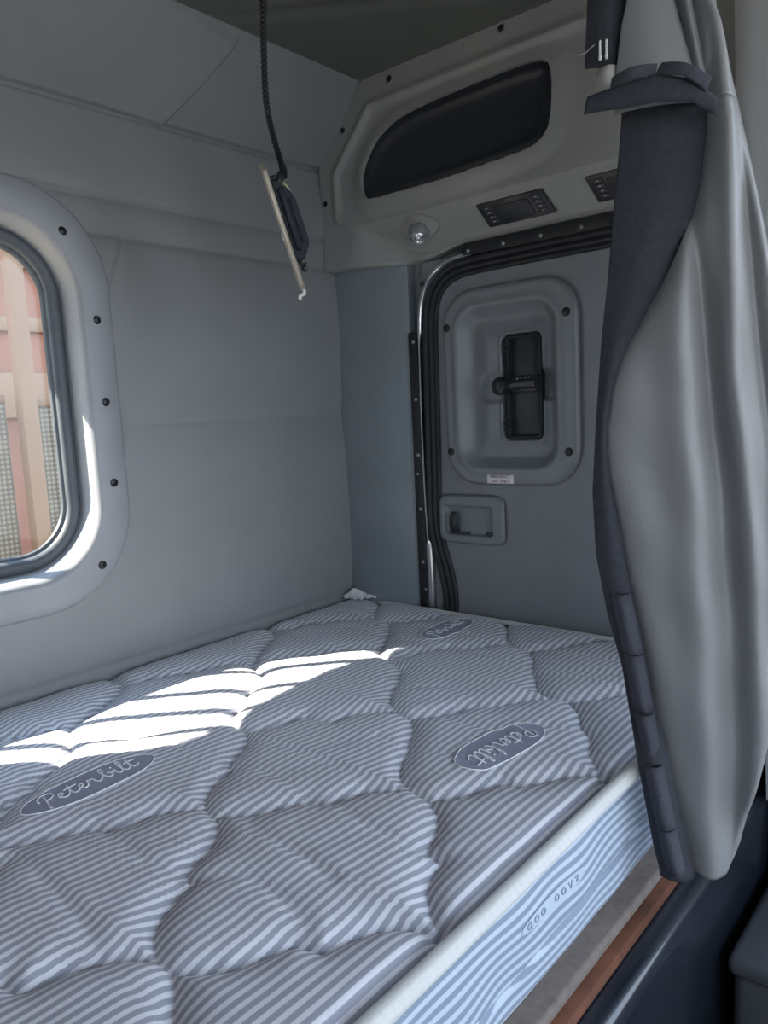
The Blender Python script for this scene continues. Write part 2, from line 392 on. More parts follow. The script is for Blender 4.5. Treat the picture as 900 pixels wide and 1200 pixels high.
plane_panel('floor', 'floor', [(XL-.05, .05, -.75), (.05, .05, -.75), (.05, -3.4, -.75), (XL-.05, -3.4, -.75)], (0, 0, -.02), 'dark rubber cab floor', 'floor')
# the cab ahead of the bunk: roof, dash wall under the windscreen, cab sides with their door windows
plane_panel('ceiling', 'cab', [(XL-.05, -1.5, 1.26), (.05, -1.5, 1.26), (.05, -3.2, 1.12), (XL-.05, -3.2, 1.12)], (0, 0, .02), 'cab roof lining ahead of the bunk', 'ceiling')
plane_panel('wall_front', 'cab', [(XL-.05, -3.4, -.75), (.05, -3.4, -.75), (.05, -3.4, .15), (XL-.05, -3.4, .15)], (0, -.02, 0), 'dash bulkhead under the windscreen')
plane_panel('wall_left', 'cab', [(XL, -1.6, -.75), (XL, -3.4, -.75), (XL, -3.4, .1), (XL, -1.6, .1)], (-.02, 0, 0), 'left cab door below its window')
plane_panel('wall_left', 'cab', [(XL, -1.6, .1), (XL, -2.1, .1), (XL, -2.1, 1.2), (XL, -1.6, 1.2)], (-.02, 0, 0), 'left pillar of the cab')

# padded corner post between back wall and door frame
def column():
    us = np.linspace(0, 1, 40); zs = np.linspace(-.02, .856, 90)
    U, Z = np.meshgrid(us, zs, indexing='ij')
    bul = .012*np.sin(U*PI)**.5+.0012*np.sin(Z*23+U*4)*np.sin(U*PI)
    X = -.029+U*.031-bul; Y = -.001-U*.216
    V = np.stack([X, Y, Z], -1).reshape(-1, 3).tolist(); F = grid_faces(40, 90)
    n = len(V)
    # return edge to the wall on the door side
    for j in range(90): V.append((.03, -.217, zs[j]))
    base = 39*90
    for j in range(89): F.append((base+j, n+j, n+j+1, base+j+1))
    o = from_data(V, F, 'trim_1', 'column', sharp=50)
    return struct(o, 'padded blue grey vinyl corner post between back wall and door', 'trim')
column()

# ------------------------------------------------------------ window in the back wall
def window():
    w = bpy.data.objects.new('window_1', None); COL.objects.link(w); w.location = (-1.08, 0, .54)
    struct(w, 'rounded window in the back wall beside the bunk', 'window')
    # ring profile: inset from outline, y depth
    prof = [(0, .0, 0), (.002, -.014, 0), (.010, -.021, 0), (.030, -.024, 0), (.058, -.026, 0), (.066, -.023, .3), (.071, -.012, .6),
            (.078, .012, .8), (.083, .034, 1), (.083, .040, 1)]
    n = 16; V = []; F = []
    for ins, y, _ in prof:
        for u, v in rr_loop(WX0+ins, WX1-ins, WZ0+ins, WZ1-ins, max(WR-ins*.75, .03), n): V.append((u, y, v))
    k = 4*(n+1)
    for i in range(len(prof)-1):
        for j in range(k): F.append((i*k+j, i*k+(j+1) % k, (i+1)*k+(j+1) % k, (i+1)*k+j))
    fr = from_data(V, F, 'window_frame', 'trim', w, sharp=60)
    fr['label'] = 'light grey molded window trim ring'
    pts = [(-.759, .846), (-.708, .691), (-.706, .537), (-.705, .381), (-.746, .225), (-1.02, .178), (-1.16, .178), (-1.30, .178), (-1.42, .225), (-1.462, .381),
           (-1.462, .537), (-1.462, .691), (-1.42, .846), (-1.02, .905), (-1.16, .905), (-1.30, .905)]
    for (x, z) in pts:
        bm = bmesh.new(); bm_lathe(bm, [(.0085, 0), (.0085, .0008), (.0062, .0012), (.006, .0028), (.0042, .0036), (.002, .0036), (.0014, .002)], 16, axis_mat((x, -.0242, z), (0, -1, 0)))
        from_bm(bm, 'screw', 'screw', fr)
    # rubber gasket round the pane
    g0 = (WX0+.080, WX1-.080, WZ0+.080, WZ1-.080)
    bm = bmesh.new()
    L = [(u, .036, v) for u, v in rr_loop(g0[0]+.013, g0[1]-.013, g0[2]+.013, g0[3]-.013, .11, 14)]
    bm_tube(bm, L, .0145, 12, closed=True, up=(0, 1, 0))
    L = [(u, .043, v) for u, v in rr_loop(g0[0]+.027, g0[1]-.027, g0[2]+.027, g0[3]-.027, .10, 14)]
    bm_tube(bm, L, .0065, 8, closed=True, up=(0, 1, 0))
    from_bm(bm, 'gasket', 'gasket', w)
    bm = bmesh.new()
    vs = [bm.verts.new((u, .05, v)) for u, v in rr_loop(g0[0]+.015, g0[1]-.015, g0[2]+.015, g0[3]-.015, .11, 14)]
    f = bm.faces.new(vs); r = bmesh.ops.extrude_face_region(bm, geom=[f])
    for v in [e for e in r['geom'] if isinstance(e, bmesh.types.BMVert)]: v.co.y += .004
    from_bm(bm, 'window_pane', 'glass', w, smooth=False)
    # outer shell frame that closes the gap to the truck's skin
    bm = bmesh.new()
    for a, b in (((.078, .03), (-.03, .055)),):
        o1 = [bm.verts.new((u, a[1], v)) for u, v in rr_loop(WX0+a[0], WX1-a[0], WZ0+a[0], WZ1-a[0], .13, 14)]
        o2 = [bm.verts.new((u, b[1], v)) for u, v in rr_loop(WX0+b[0], WX1-b[0], WZ0+b[0], WZ1-b[0], .2, 14)]
        for j in range(len(o1)): bm.faces.new((o1[j], o1[(j+1) % len(o1)], o2[(j+1) % len(o1)], o2[j]))
    from_bm(bm, 'outer_frame', 'gasket', w)
window()

# ------------------------------------------------------------ overhead moulded panel on the door wall
OPEN = [(-.149, 1.039), (-.150, 1.012), (-.157, .996), (-.170, .988), (-.20, .985), (-.392, .984), (-.571, .992), (-.606, .997), (-.625, 1.006), (-.640, 1.024),
        (-.646, 1.05), (-.649, 1.086), (-.648, 1.118), (-.643, 1.137), (-.630, 1.148), (-.60, 1.154), (-.542, 1.156), (-.4, 1.153), (-.32, 1.149), (-.261, 1.141), (-.22, 1.125), (-.192, 1.107), (-.163, 1.072)]
def yleft(z): return np.where(z < 1.092, 0.0, -(z-1.092)*.155/.162)
def ppath(y):                      # bottom edge of the panel
    return .846+0*y
def panel_x(Y, Z):
    """distance of the moulding from the wall plane (negative x)"""
    flange = .066+.010*sstep(0, .06, -Y+yleft(Z)*0)
    flange = .066+0*Y
    dleft = (yleft(Z)-Y)                               # along y from the left edge
    dtop = 1.254-Z
    dn = line_dist(Y, Z, [[(0, .6), (0, 1.092), (-.155, 1.254), (-1.6, 1.254)]])
    # lower boundary of the recessed face: descends to the right
    lowz = np.interp(-Y, [0, .07, .12, .24, .30, 1.2], [.985, .960, .925, .862, .835, .82])
    dlow = (Z-lowz)*.8
    rec = sstep(.060, .078, dn)*sstep(-.004, .016, dlow)
    rim = .007*np.exp(-((dn-.062)/.012)**2)*sstep(-.02, .01, dlow)+.005*np.exp(-((dlow)/.010)**2)*sstep(.05, .07, dn)
    face = .062
    soff = sstep(.848, .934, Z); soff = np.clip((Z-.858)/(.934-.858), 0, 1)
    inner = .004+soff*(face-.004)
    # soften the fold at the top of the sloping underside
    inner = np.where(Z > .934, face-.0*Z, inner)
    # flange narrows onto the wall under the soffit
    edge = flange*(1-sstep(.10, .235, -Y)*(1-sstep(.90, 1.0, Z))*.86)
    h = edge*(1-rec)+inner*rec+rim
    h = h+.010*(1-sstep(0, .045, poly_sdf(Y, Z, OPEN)))*rec      # soft swell round the opening
    return h
def overhead():
    t = empty('overhead_panel', (-.03, -.5, .85), 'molded grey overhead panel with dark smoked window, above the bunk door', 'overhead panel')
    ny, nz = 340, 190
    us = np.linspace(0, 1, ny); vs = np.linspace(0, 1, nz)
    U, Vv = np.meshgrid(us, vs, indexing='ij')
    Z0 = np.interp(U*1.12, [0, .2, .28, .37, 1.2], [.8465, .836, .839, .8575, .8575])
    Z = Z0+(1.254-Z0)*Vv
    yl = yleft(Z); Y = yl+(-1.12-yl)*U
    H = panel_x(Y, Z)
    # rounded outer rim
    rim = np.minimum((yl-Y)*1.0, (Z-Z0)*1.0)
    H = H-.012*(1-np.sqrt(np.clip(1-(1-np.clip(rim/.010, 0, 1))**2, 0, 1)))
    H = np.maximum(H, .001)
    V = np.stack([-H, Y, Z], -1).reshape(-1, 3)
    keep = poly_sdf((Y[:-1, :-1]+Y[1:, 1:])/2, (Z[:-1, :-1]+Z[1:, 1:])/2, OPEN) > 0
    V = V.tolist(); F = grid_faces(ny, nz, keep)
    # underside lip back to the wall
    n0 = len(V)
    for i in range(ny): V.append((.03, float(Y[i, 0]), float(Z[i, 0])))
    for i in range(ny-1): F.append((i*nz, n0+i, n0+i+1, (i+1)*nz))
    n1 = len(V)
    for j in range(nz): V.append((.03, float(Y[0, j]), float(Z[0, j])))
    for j in range(nz-1): F.append((j, j+1, n1+j+1, n1+j))
    o = from_data(V, F, 'panel_shell', 'molded', t, sharp=50)
    # lip of the opening and the dark pane
    P = catmull([(y, z, 0) for y, z in OPEN], 5, True)
    bm = bmesh.new(); A = []; B = []
    for p in P:
        hh = float(panel_x(np.array([p.x*1.0]), np.array([p.y]))[0])
        A.append(bm.verts.new((-hh-.001, p.x, p.y))); B.append(bm.verts.new((-hh+.012, p.x, p.y)))
    for i in range(len(P)): bm.faces.new((A[i], A[(i+1) % len(P)], B[(i+1) % len(P)], B[i]))
    from_bm(bm, 'opening_lip', 'molded', t)
    ys = np.linspace(-.665, -.135, 90); zs = np.linspace(.97, 1.17, 50)
    Yg, Zg = np.meshgrid(ys, zs, indexing='ij')
    Pp = [(p.x, p.y) for p in P]
    sd = poly_sdf(Yg, Zg, Pp)
    Xg = -.066+.010*(1-np.exp(-np.maximum(-sd-.016, 0)/.012))+.004*sstep(-.02, 0, sd)
    kp = poly_sdf((Yg[:-1, :-1]+Yg[1:, 1:])/2, (Zg[:-1, :-1]+Zg[1:, 1:])/2, Pp) < .004
    d = from_data(np.stack([Xg, Yg, Zg], -1).reshape(-1, 3), grid_faces(90, 50, kp), 'smoked_window', 'gloss', t)
    d['label'] = 'dark smoked plastic window of the overhead panel'
    pts = [(-.095, 1.161), (-.016, 1.007), (-.244, 1.232), (-.537, 1.238), (-.84, 1.238)]
    for y, z in pts:
        if y == -.016: y = -.024
        x = -float(panel_x(np.array([y]), np.array([z]))[0])
        bm = bmesh.new()
        bm_lathe(bm, [(.0125, -.001), (.0125, .0012), (.0105, .002), (.0085, .0012), (.0078, .0002)], 20, axis_mat((x, y, z), (-1, 0, 0)))
        c = from_bm(bm, 'screw_cup', 'molded', t)
        bm = bmesh.new()
        bm_lathe(bm, [(.0066, 0), (.0062, .002), (.0045, .003), (.0022, .003), (.0016, .001)], 16, axis_mat((x-.0004, y, z), (-1, 0, 0)))
        from_bm(bm, 'screw', 'screw', c)
overhead()

def slope_frame(y, k):
    """matrix on the sloping underside: local x = along the wall to the front (-y), local y = down the slope, local z = out"""
    P = Vector((-.062+k*.058, y, .934-k*.086))
    ex = Vector((0, -1, 0)); ey = Vector((.058, 0, -.086)).normalized(); ez = ex.cross(ey)
    if ez.x > 0: ez = -ez
    return Matrix(((ex.x, ey.x, ez.x, P.x), (ex.y, ey.y, ez.y, P.y), (ex.z, ey.z, ez.z, P.z), (0, 0, 0, 1)))
def switch_plate(y, label):
    t = empty('switch_panel', (-.034, y, .894), label, 'switch panel')
    F4 = slope_frame(y, .44)
    def shp(name, m, x0, x1, y0, y1, z0, z1, bev, parent):
        bm = bmesh.new(); bm_box(bm, x0, x1, y0, y1, z0, z1, bev, 2)
        for v in bm.verts:
            v.co.x += (v.co.y)*.30             # the plate is raked like a parallelogram
        bmesh.ops.transform(bm, matrix=F4, verts=bm.verts)
        return from_bm(bm, name, m, parent)
    b = shp('face_plate', 'blackpl', -.079, .079, -.027, .027, -.004, .003, .0025, t)
    d = shp('display', 'gloss', -.040, .040, -.016, .018, .002, .0045, .002, t)
    for s in (-1, 1):
        for k in range(4):
            bt = shp('button', 'btn', s*.058-.011, s*.058+.011, -.019+k*.0100, -.019+k*.0100+.0085, .002, .0048, .001, t)
            shp('button_mark', 'mark', s*.058-.003, s*.058+.003, -.0158+k*.010, -.0145+k*.010, .0045, .0052, .0002, bt)
switch_plate(-.541, 'black switch panel with small white marks, centred under the dark smoked window')
switch_plate(-.790, 'black switch panel half hidden behind the curtain edge')

def reading_lamp():
    F4 = slope_frame(-.292, .36)
    t = empty('reading_lamp', (-.045, -.292, .905), 'small silver swivel reading lamp set in the grey overhead panel', 'reading lamp')
    bm = bmesh.new(); prof = []
    n = 32
    def ring(sc, h, pinch):
        out = []
        for k in range(n):
            a = 2*PI*k/n; x = math.cos(a)*.054*sc; y = math.sin(a)*.027*sc*(1+pinch*math.exp(-(math.cos(a)/.5)**2))
            out.append(bm.verts.new(F4 @ Vector((x, y, h))))
        return out
    R = [ring(1, -.003, .25), ring(1, .002, .25), ring(.93, .0035, .25), ring(.5, .007, .3), ring(.1, .008, 0)]
    for A, B in zip(R, R[1:]):
        for k in range(n): bm.faces.new((A[k], A[(k+1) % n], B[(k+1) % n], B[k]))
    bm.faces.new(R[-1])
    from_bm(bm, 'base_plate', 'molded', t)
    aim = (F4.to_3x3() @ Vector((.15, .45, .8))).normalized()
    c = F4 @ Vector((.002, .004, .008))
    Mx = axis_mat(c, aim)
    bm = bmesh.new()
    bm_lathe(bm, [(.006, -.014), (.016, -.010), (.024, -.002), (.024, .006), (.020, .014), (.0185, .016), (.0155, .016), (.015, .012)], 28, Mx)
    hs = from_bm(bm, 'lamp_housing', 'hatch', t)
    bm = bmesh.new()
    bm_lathe(bm, [(.0180, .013), (.0182, .019), (.0165, .0215), (.0142, .0195)], 28, Mx)
    from_bm(bm, 'bezel', 'chrome', hs)
    bm = bmesh.new()
    bm_lathe(bm, [(.0145, .014), (.014, .020), (.010, .0225), (.0065, .021), (.004, .024), (.001, .0245)], 28, Mx)
    l = from_bm(bm, 'lens', 'lens', hs); l['label'] = 'bright faceted lamp lens'
reading_lamp()

# ------------------------------------------------------------ emergency-exit door in the right wall
def door():
    d = bpy.data.objects.new('door_1', None); COL.objects.link(d); d.location = (0, -.65, 0)
    struct(d, 'grey bunk door with emergency hatch, at the foot of the mattress', 'door')
    # door slab
    ys = np.linspace(-1.08, -.262, 180); zs = np.linspace(-.16, .835, 200)
    Y, Z = np.meshgrid(ys, zs, indexing='ij')
    off = .002*np.exp(-((Z-.49)/.006)**2)*((Y < -.66)+(Y > -.322))*(-1)+.0015*np.sin(Y*8)*np.sin(Z*6)
    V = np.stack([.004-off, Y, Z], -1).reshape(-1, 3)
    Yc, Zc = (Y[:-1, :-1]+Y[1:, 1:])/2, (Z[:-1, :-1]+Z[1:, 1:])/2
    kp = (rr_sdf(Yc, Zc, -.656, -.329, .320, .749, .08) > 0) & (rr_sdf(Yc, Zc, -.468, -.294, .175, .281, .02) > 0)
    from_data(V, grid_faces(180, 200, kp), 'door_panel', 'door', d)
    # hatch cover
    ys = np.linspace(-.668, -.317, 240); zs = np.linspace(.306, .762, 300)
    Y, Z = np.meshgrid(ys, zs, indexing='ij')
    so = rr_sdf(Y, Z, -.664, -.321, .312, .757, .085)
    si = rr_sdf(Y, Z, -.618, -.364, .350, .713, .055)
    sv = rr_sdf(Y, Z, -.571, -.474, .413, .647, .016)
    sp = rr_sdf(Y, Z, -.625, -.398, .495, .568, .034)
    H = .014*np.sqrt(np.clip(1-(1-np.clip(-so/.014, 0, 1))**2, 0, 1))
    H += .004*np.exp(-((si-.004)/.010)**2)*sstep(0, .012, -so)
    dm = sstep(-.026, .004, -si)
    H -= .024*sstep(-.002, .030, -si)
    H += .010*sstep(.030, .075, -si)                    # raised field in the middle of the dish
    H -= .009*sstep(-.002, .014, -sp)*sstep(.0, .03, -si)
    H -= .018*sstep(-.001, .004, -sv)
    H += .003*np.exp(-((sv-.003)/.003)**2)*sstep(.03, .05, -si)
    keep = so[:-1, :-1] < .0
    V = np.stack([.001-H, Y, Z], -1).reshape(-1, 3)
    h = from_data(V, grid_faces(240, 300, keep), 'hatch_cover', 'hatch', d, sharp=60)
    h['label'] = 'molded grey emergency hatch cover'
    for y, z in ((-.337, .675), (-.640, .676), (-.640, .388), (-.337, .390)):
        bm = bmesh.new()
        bm_lathe(bm, [(.0095, 0), (.0092, .0015), (.0075, .003), (.005, .0035), (.0028, .0035), (.002, .0015)], 18, axis_mat((-.0125, y, z), (-1, 0, 0)))
        from_bm(bm, 'screw', 'screw', h)
    # vent pane with its frame, hinge rods and the latch across it
    bm = bmesh.new()
    bm_box(bm, .010, .017, -.570, -.475, .414, .646, .001)
    from_bm(bm, 'vent_pane', 'gloss', h)
    bm = bmesh.new()
    L = [(.006, u, v) for u, v in rr_loop(-.5665, -.484, .420, .640, .010, 6)]
    bm_tube(bm, L, .0045, 8, closed=True, up=(1, 0, 0))
    bm_tube(bm, [(-.001, -.492, .425), (-.001, -.492, .636)], .003, 8)
    for z in (.440, .452, .612, .624):
        bm_tube(bm, [(-.004, -.499, z), (-.004, -.482, z)], .0035, 8)
    vf = from_bm(bm, 'vent_frame', 'rubber', h)
    bm = bmesh.new()
    bm_tube(bm, [(-.016, -.500, .534), (-.016, -.540, .536), (-.014, -.570, .537)], .0135, 12, rf=lambda t: .0125+.002*t)
    bm_box(bm, -.022, .002, -.572, -.512, .519, .553, .004)
    la = from_bm(bm, 'latch', 'blackpl', h); la['label'] = 'black latch across the hatch vent'
    bm = bmesh.new(); bm_lathe(bm, [(.010, -.004), (.0185, -.002), (.0205, .006), (.019, .013), (.012, .018), (.003, .0195)], 28, axis_mat((-.022, -.487, .534), (-1, .25, 0)))
    from_bm(bm, 'knob', 'blackpl', la)
    for k in range(4):
        bm = bmesh.new(); bm_box(bm, -.0232, -.0215, -.525-.010*k-.002, -.525-.010*k, .541, .549, .0003)
        from_bm(bm, 'latch_mark', 'mark', la)
    # sticker with its lettering
    s = Matrix.Translation((-.0142, -.4705, .3295)) @ Euler((PI/2, 0, -PI/2)).to_matrix().to_4x4()
    bm = bmesh.new(); bm_box(bm, -.0345, .0345, -.0125, .0125, -.0012, .0004, .0006)
    bmesh.ops.transform(bm, matrix=s, verts=bm.verts)
    st = from_bm(bm, 'warning_sticker', 'sticker', d); st['label'] = 'white sticker lettered EMERGENCY EXIT ONLY'
    for txt, yy in (('EMERGENCY', .0032), ('EXIT ONLY', -.0072)):
        c = bpy.data.curves.new('lettering', 'FONT'); c.body = txt; c.size = .0092; c.align_x = 'CENTER'; c.align_y = 'CENTER'
        c.extrude = .0002; c.offset = .00012; c.space_character = 1.05
        to = bpy.data.objects.new('tmp', c); COL.objects.link(to)
        dg = bpy.context.evaluated_depsgraph_get(); me = bpy.data.meshes.new_from_object(to.evaluated_get(dg))
        bpy.data.objects.remove(to)
        me.transform(s @ Matrix.Translation((0, yy, .0007)))
        link(me, 'lettering', 'ink', st, smooth=False)
    # pull handle
    ys = np.linspace(-.478, -.284, 150); zs = np.linspace(.164, .292, 110)
    Y, Z = np.meshgrid(ys, zs, indexing='ij')
    so = rr_sdf(Y, Z, -.474, -.288, .169, .287, .026); si = rr_sdf(Y, Z, -.443, -.303, .189, .262, .010)
    H = .011*np.sqrt(np.clip(1-(1-np.clip(-so/.008, 0, 1))**2, 0, 1))-.009*sstep(-.001, .006, -si)-.0*Y
    H -= .0015*sstep(0, .02, -si)
    V = np.stack([.002-H, Y, Z], -1).reshape(-1, 3)
    hb = from_data(V, grid_faces(150, 110, so[:-1, :-1] < 0), 'handle_plate', 'handle', d, sharp=60)
    hb['label'] = 'grey recessed handle plate of the door'
    bm = bmesh.new()
    P = [(-.002, -.333, .196), (-.010, -.333, .215), (-.011, -.335, .234), (-.006, -.338, .243)]
    bm_tube(bm, catmull(P, 5), .013, 14, rf=lambda t: .013-.003*t, flat=.5, up=(1, 0, 0))
    bm_box(bm, -.008, -.001, -.375, -.325, .193, .199, .001)
    bm_box(bm, -.006, -.001, -.440, -.420, .192, .202, .002)
    from_bm(bm, 'release_lever', 'blackpl', hb)
    bm = bmesh.new(); bm_box(bm, -.0094, -.0088, -.345, -.322, .272, .278, .0002)
    from_bm(bm, 'lock_mark', 'hatch', hb)
door()

def seal():
    path = [(-.305, -.04), (-.309, .02), (-.306, .06), (-.294, .11), (-.280, .16), (-.272, .21), (-.271, .27), (-.274, .40), (-.277, .55), (-.279, .66), (-.283, .715),
            (-.296, .757), (-.322, .787), (-.358, .803), (-.41, .809), (-.55, .811), (-.75, .811), (-1.08, .810)]
    P = catmull([(0, y, z) for y, z in path], 5)
    bm = bmesh.new()
    def inset(d, x):
        out = []
        for i, p in enumerate(P):
            a = P[max(i-1, 0)]; b = P[min(i+1, len(P)-1)]; t = (b-a).normalized()
            nrm = Vector((0, t.z, -t.y))        # towards the door middle or frame
            out.append(Vector((x, p.y+nrm.y*d, p.z+nrm.z*d)))
        return out
    bm_tube(bm, inset(.009, -.003), .0088, 10, up=(1, 0, 0), flat=1.2)
    bm_tube(bm, inset(-.005, -.001), .0075, 10, up=(1, 0, 0), flat=1.2)
    bm_tube(bm, inset(-.016, .001), .006, 10, up=(1, 0, 0), flat=1.0)
    o = from_bm(bm, 'door_seal', 'rubber')
    tag(o, 'black ribbed rubber seal running round the grey bunk door', 'door seal')
    # bright metal trim outside it
    pt = [(-.250, -.04), (-.253, .05), (-.253, .12), (-.250, .20), (-.2475, .30), (-.247, .45), (-.249, .60), (-.252, .70), (-.262, .755), (-.284, .795), (-.318, .819), (-.36, .829), (-.41, .8315), (-.55, .8325), (-.75, .833), (-1.08, .832)]
    Q = catmull([(-.002, y, z) for y, z in pt], 6)
    bm = bmesh.new()
    def rf(t): return .0045+.004*max(0, 1-abs(t-.0)/.14)
    n = len(Q); rings = []
    for i, p in enumerate(Q):
        a = Q[max(i-1, 0)]; b = Q[min(i+1, n-1)]; tt = (b-a).normalized(); nr = Vector((0, tt.z, -tt.y))
        z = p.z; w = .0030
        if p.y > -.40 and z > .66: w = .0050
        if z < .17 and p.y > -.3: w = .0085
        if p.y < -.40: w = .0026
        sec = [(-w, .006), (-w, -.003), (-w*.6, -.005), (w*.6, -.005), (w, -.003), (w, .006)]
        rings.append([bm.verts.new(p+nr*s+Vector((h, 0, 0))) for s, h in sec])
    for A, B in zip(rings, rings[1:]):
        for j in range(6): bm.faces.new((A[j], A[(j+1) % 6], B[(j+1) % 6], B[j]))
    o = from_bm(bm, 'door_frame_trim', 'chrome')
    tag(o, 'thin bright aluminium trim line curving round the door corner', 'door trim')
    # black retaining strips with their rivets
    t = empty('retaining_strip', (0, -.227, -.04), 'upright black retaining strip with small bright screws beside the door seal', 'retaining strip')
    bm = bmesh.new(); bm_box(bm, -.0075, .01, -.2445, -.2175, -.04, .678, .003); from_bm(bm, 'strip', 'strip', t)
    for z in (.654, .517, .382, .248, .114):
        bm = bmesh.new(); bm_lathe(bm, [(.0042, 0), (.0042, .0015), (.003, .003), (.001, .0032)], 12, axis_mat((-.0075, -.234, z), (-1, 0, 0))); from_bm(bm, 'screw', 'bright', t)
    for y, z in ((-.239, .045), (-.230, .335)):
        bm = bmesh.new(); bm_lathe(bm, [(.0030, 0), (.0036, .001), (.002, .002), (.0005, .0022)], 7, axis_mat((-.0076, y, z), (-1, 0, 0))); from_bm(bm, 'screw', 'bright', t)
    t = empty('retaining_strip', (0, -.72, .83), 'level black retaining strip with bright screws above the door, under the overhead panel', 'retaining strip')
    bm = bmesh.new(); bm_box(bm, -.0075, .01, -1.08, -.384, .828, .857, .003); from_bm(bm, 'strip', 'strip', t)
    for y in (-.401, -.492, -.583, -.674, -.765, -.856):
        bm = bmesh.new(); bm_lathe(bm, [(.0042, 0), (.0042, .0015), (.003, .003), (.001, .0032)], 12, axis_mat((-.0075, y, .838), (-1, 0, 0))); from_bm(bm, 'screw', 'bright', t)
    for y, z in ((-.268, .786), (-.380, .842)):
        bm = bmesh.new(); bm_lathe(bm, [(.006, 0), (.006, .003), (.004, .006), (.001, .0065)], 14, axis_mat((-.006, y, z), (-1, 0, 0)))
        o = from_bm(bm, 'rubber_bumper', 'rubber')
        tag(o, 'small round black stud on the bright door trim curve' if y == -.268 else 'small black stud at the left end of the level retaining strip', 'stud')
seal()

# ------------------------------------------------------------ the mattress
MX0, MX1, MY0, MY1 = -2.03, -.016, -1.0, -.006
deep = [v for v in DEEP.values()]
soft = [v for k, v in SOFT.items() if k != 's15']
def shifted(lines):
    out = []
    for k in range(1, 5):
        for L in lines:
            Q = [(x-.384*k, y-.013*k) for x, y in L]
            for a, b in zip(Q, Q[1:]):
                mx, my = (a[0]+b[0])/2, (a[1]+b[1])/2
                if mx < -(.88+.60*abs(my)) and mx > MX0: out.append([a, b])
    return out
deep = deep+shifted(deep); 
front_groove = [[(MX0, -.976), (-1.1, -.979), (-.846, -.976), (-.598, -.978), (-.03, -.978)]]
soft = soft+shifted(soft)+[[(x, -.03), (x+.006, -.2), (x-.004, -.4), (x+.003, -.6), (x, -.95)] for x in (-.16, -.26)]
def top_height(X, Y):
    dd = line_dist(X, Y, deep); ds = line_dist(X, Y, soft); dg = line_dist(X, Y, front_groove)
    h = .0150*(1-np.exp(-dd/.016))-.0150
    h = h*1.0-.0035*np.exp(-(ds/.010)**2)*(1-np.exp(-dd/.03))
    h -= .004*np.exp(-(dg/.007)**2)
    h += .0006*np.sin(X*60+np.sin(Y*40)*2)*np.sin(Y*33)
    e = np.minimum(np.minimum(X-MX0, MX1-X), np.minimum(Y-MY0, MY1-Y))
    h -= .016*np.exp(-np.maximum(e, 0)/.010)
    h -= .012*sstep(.30, 0, np.hypot(X-MX1, Y-MY1))*0
    return h+.006
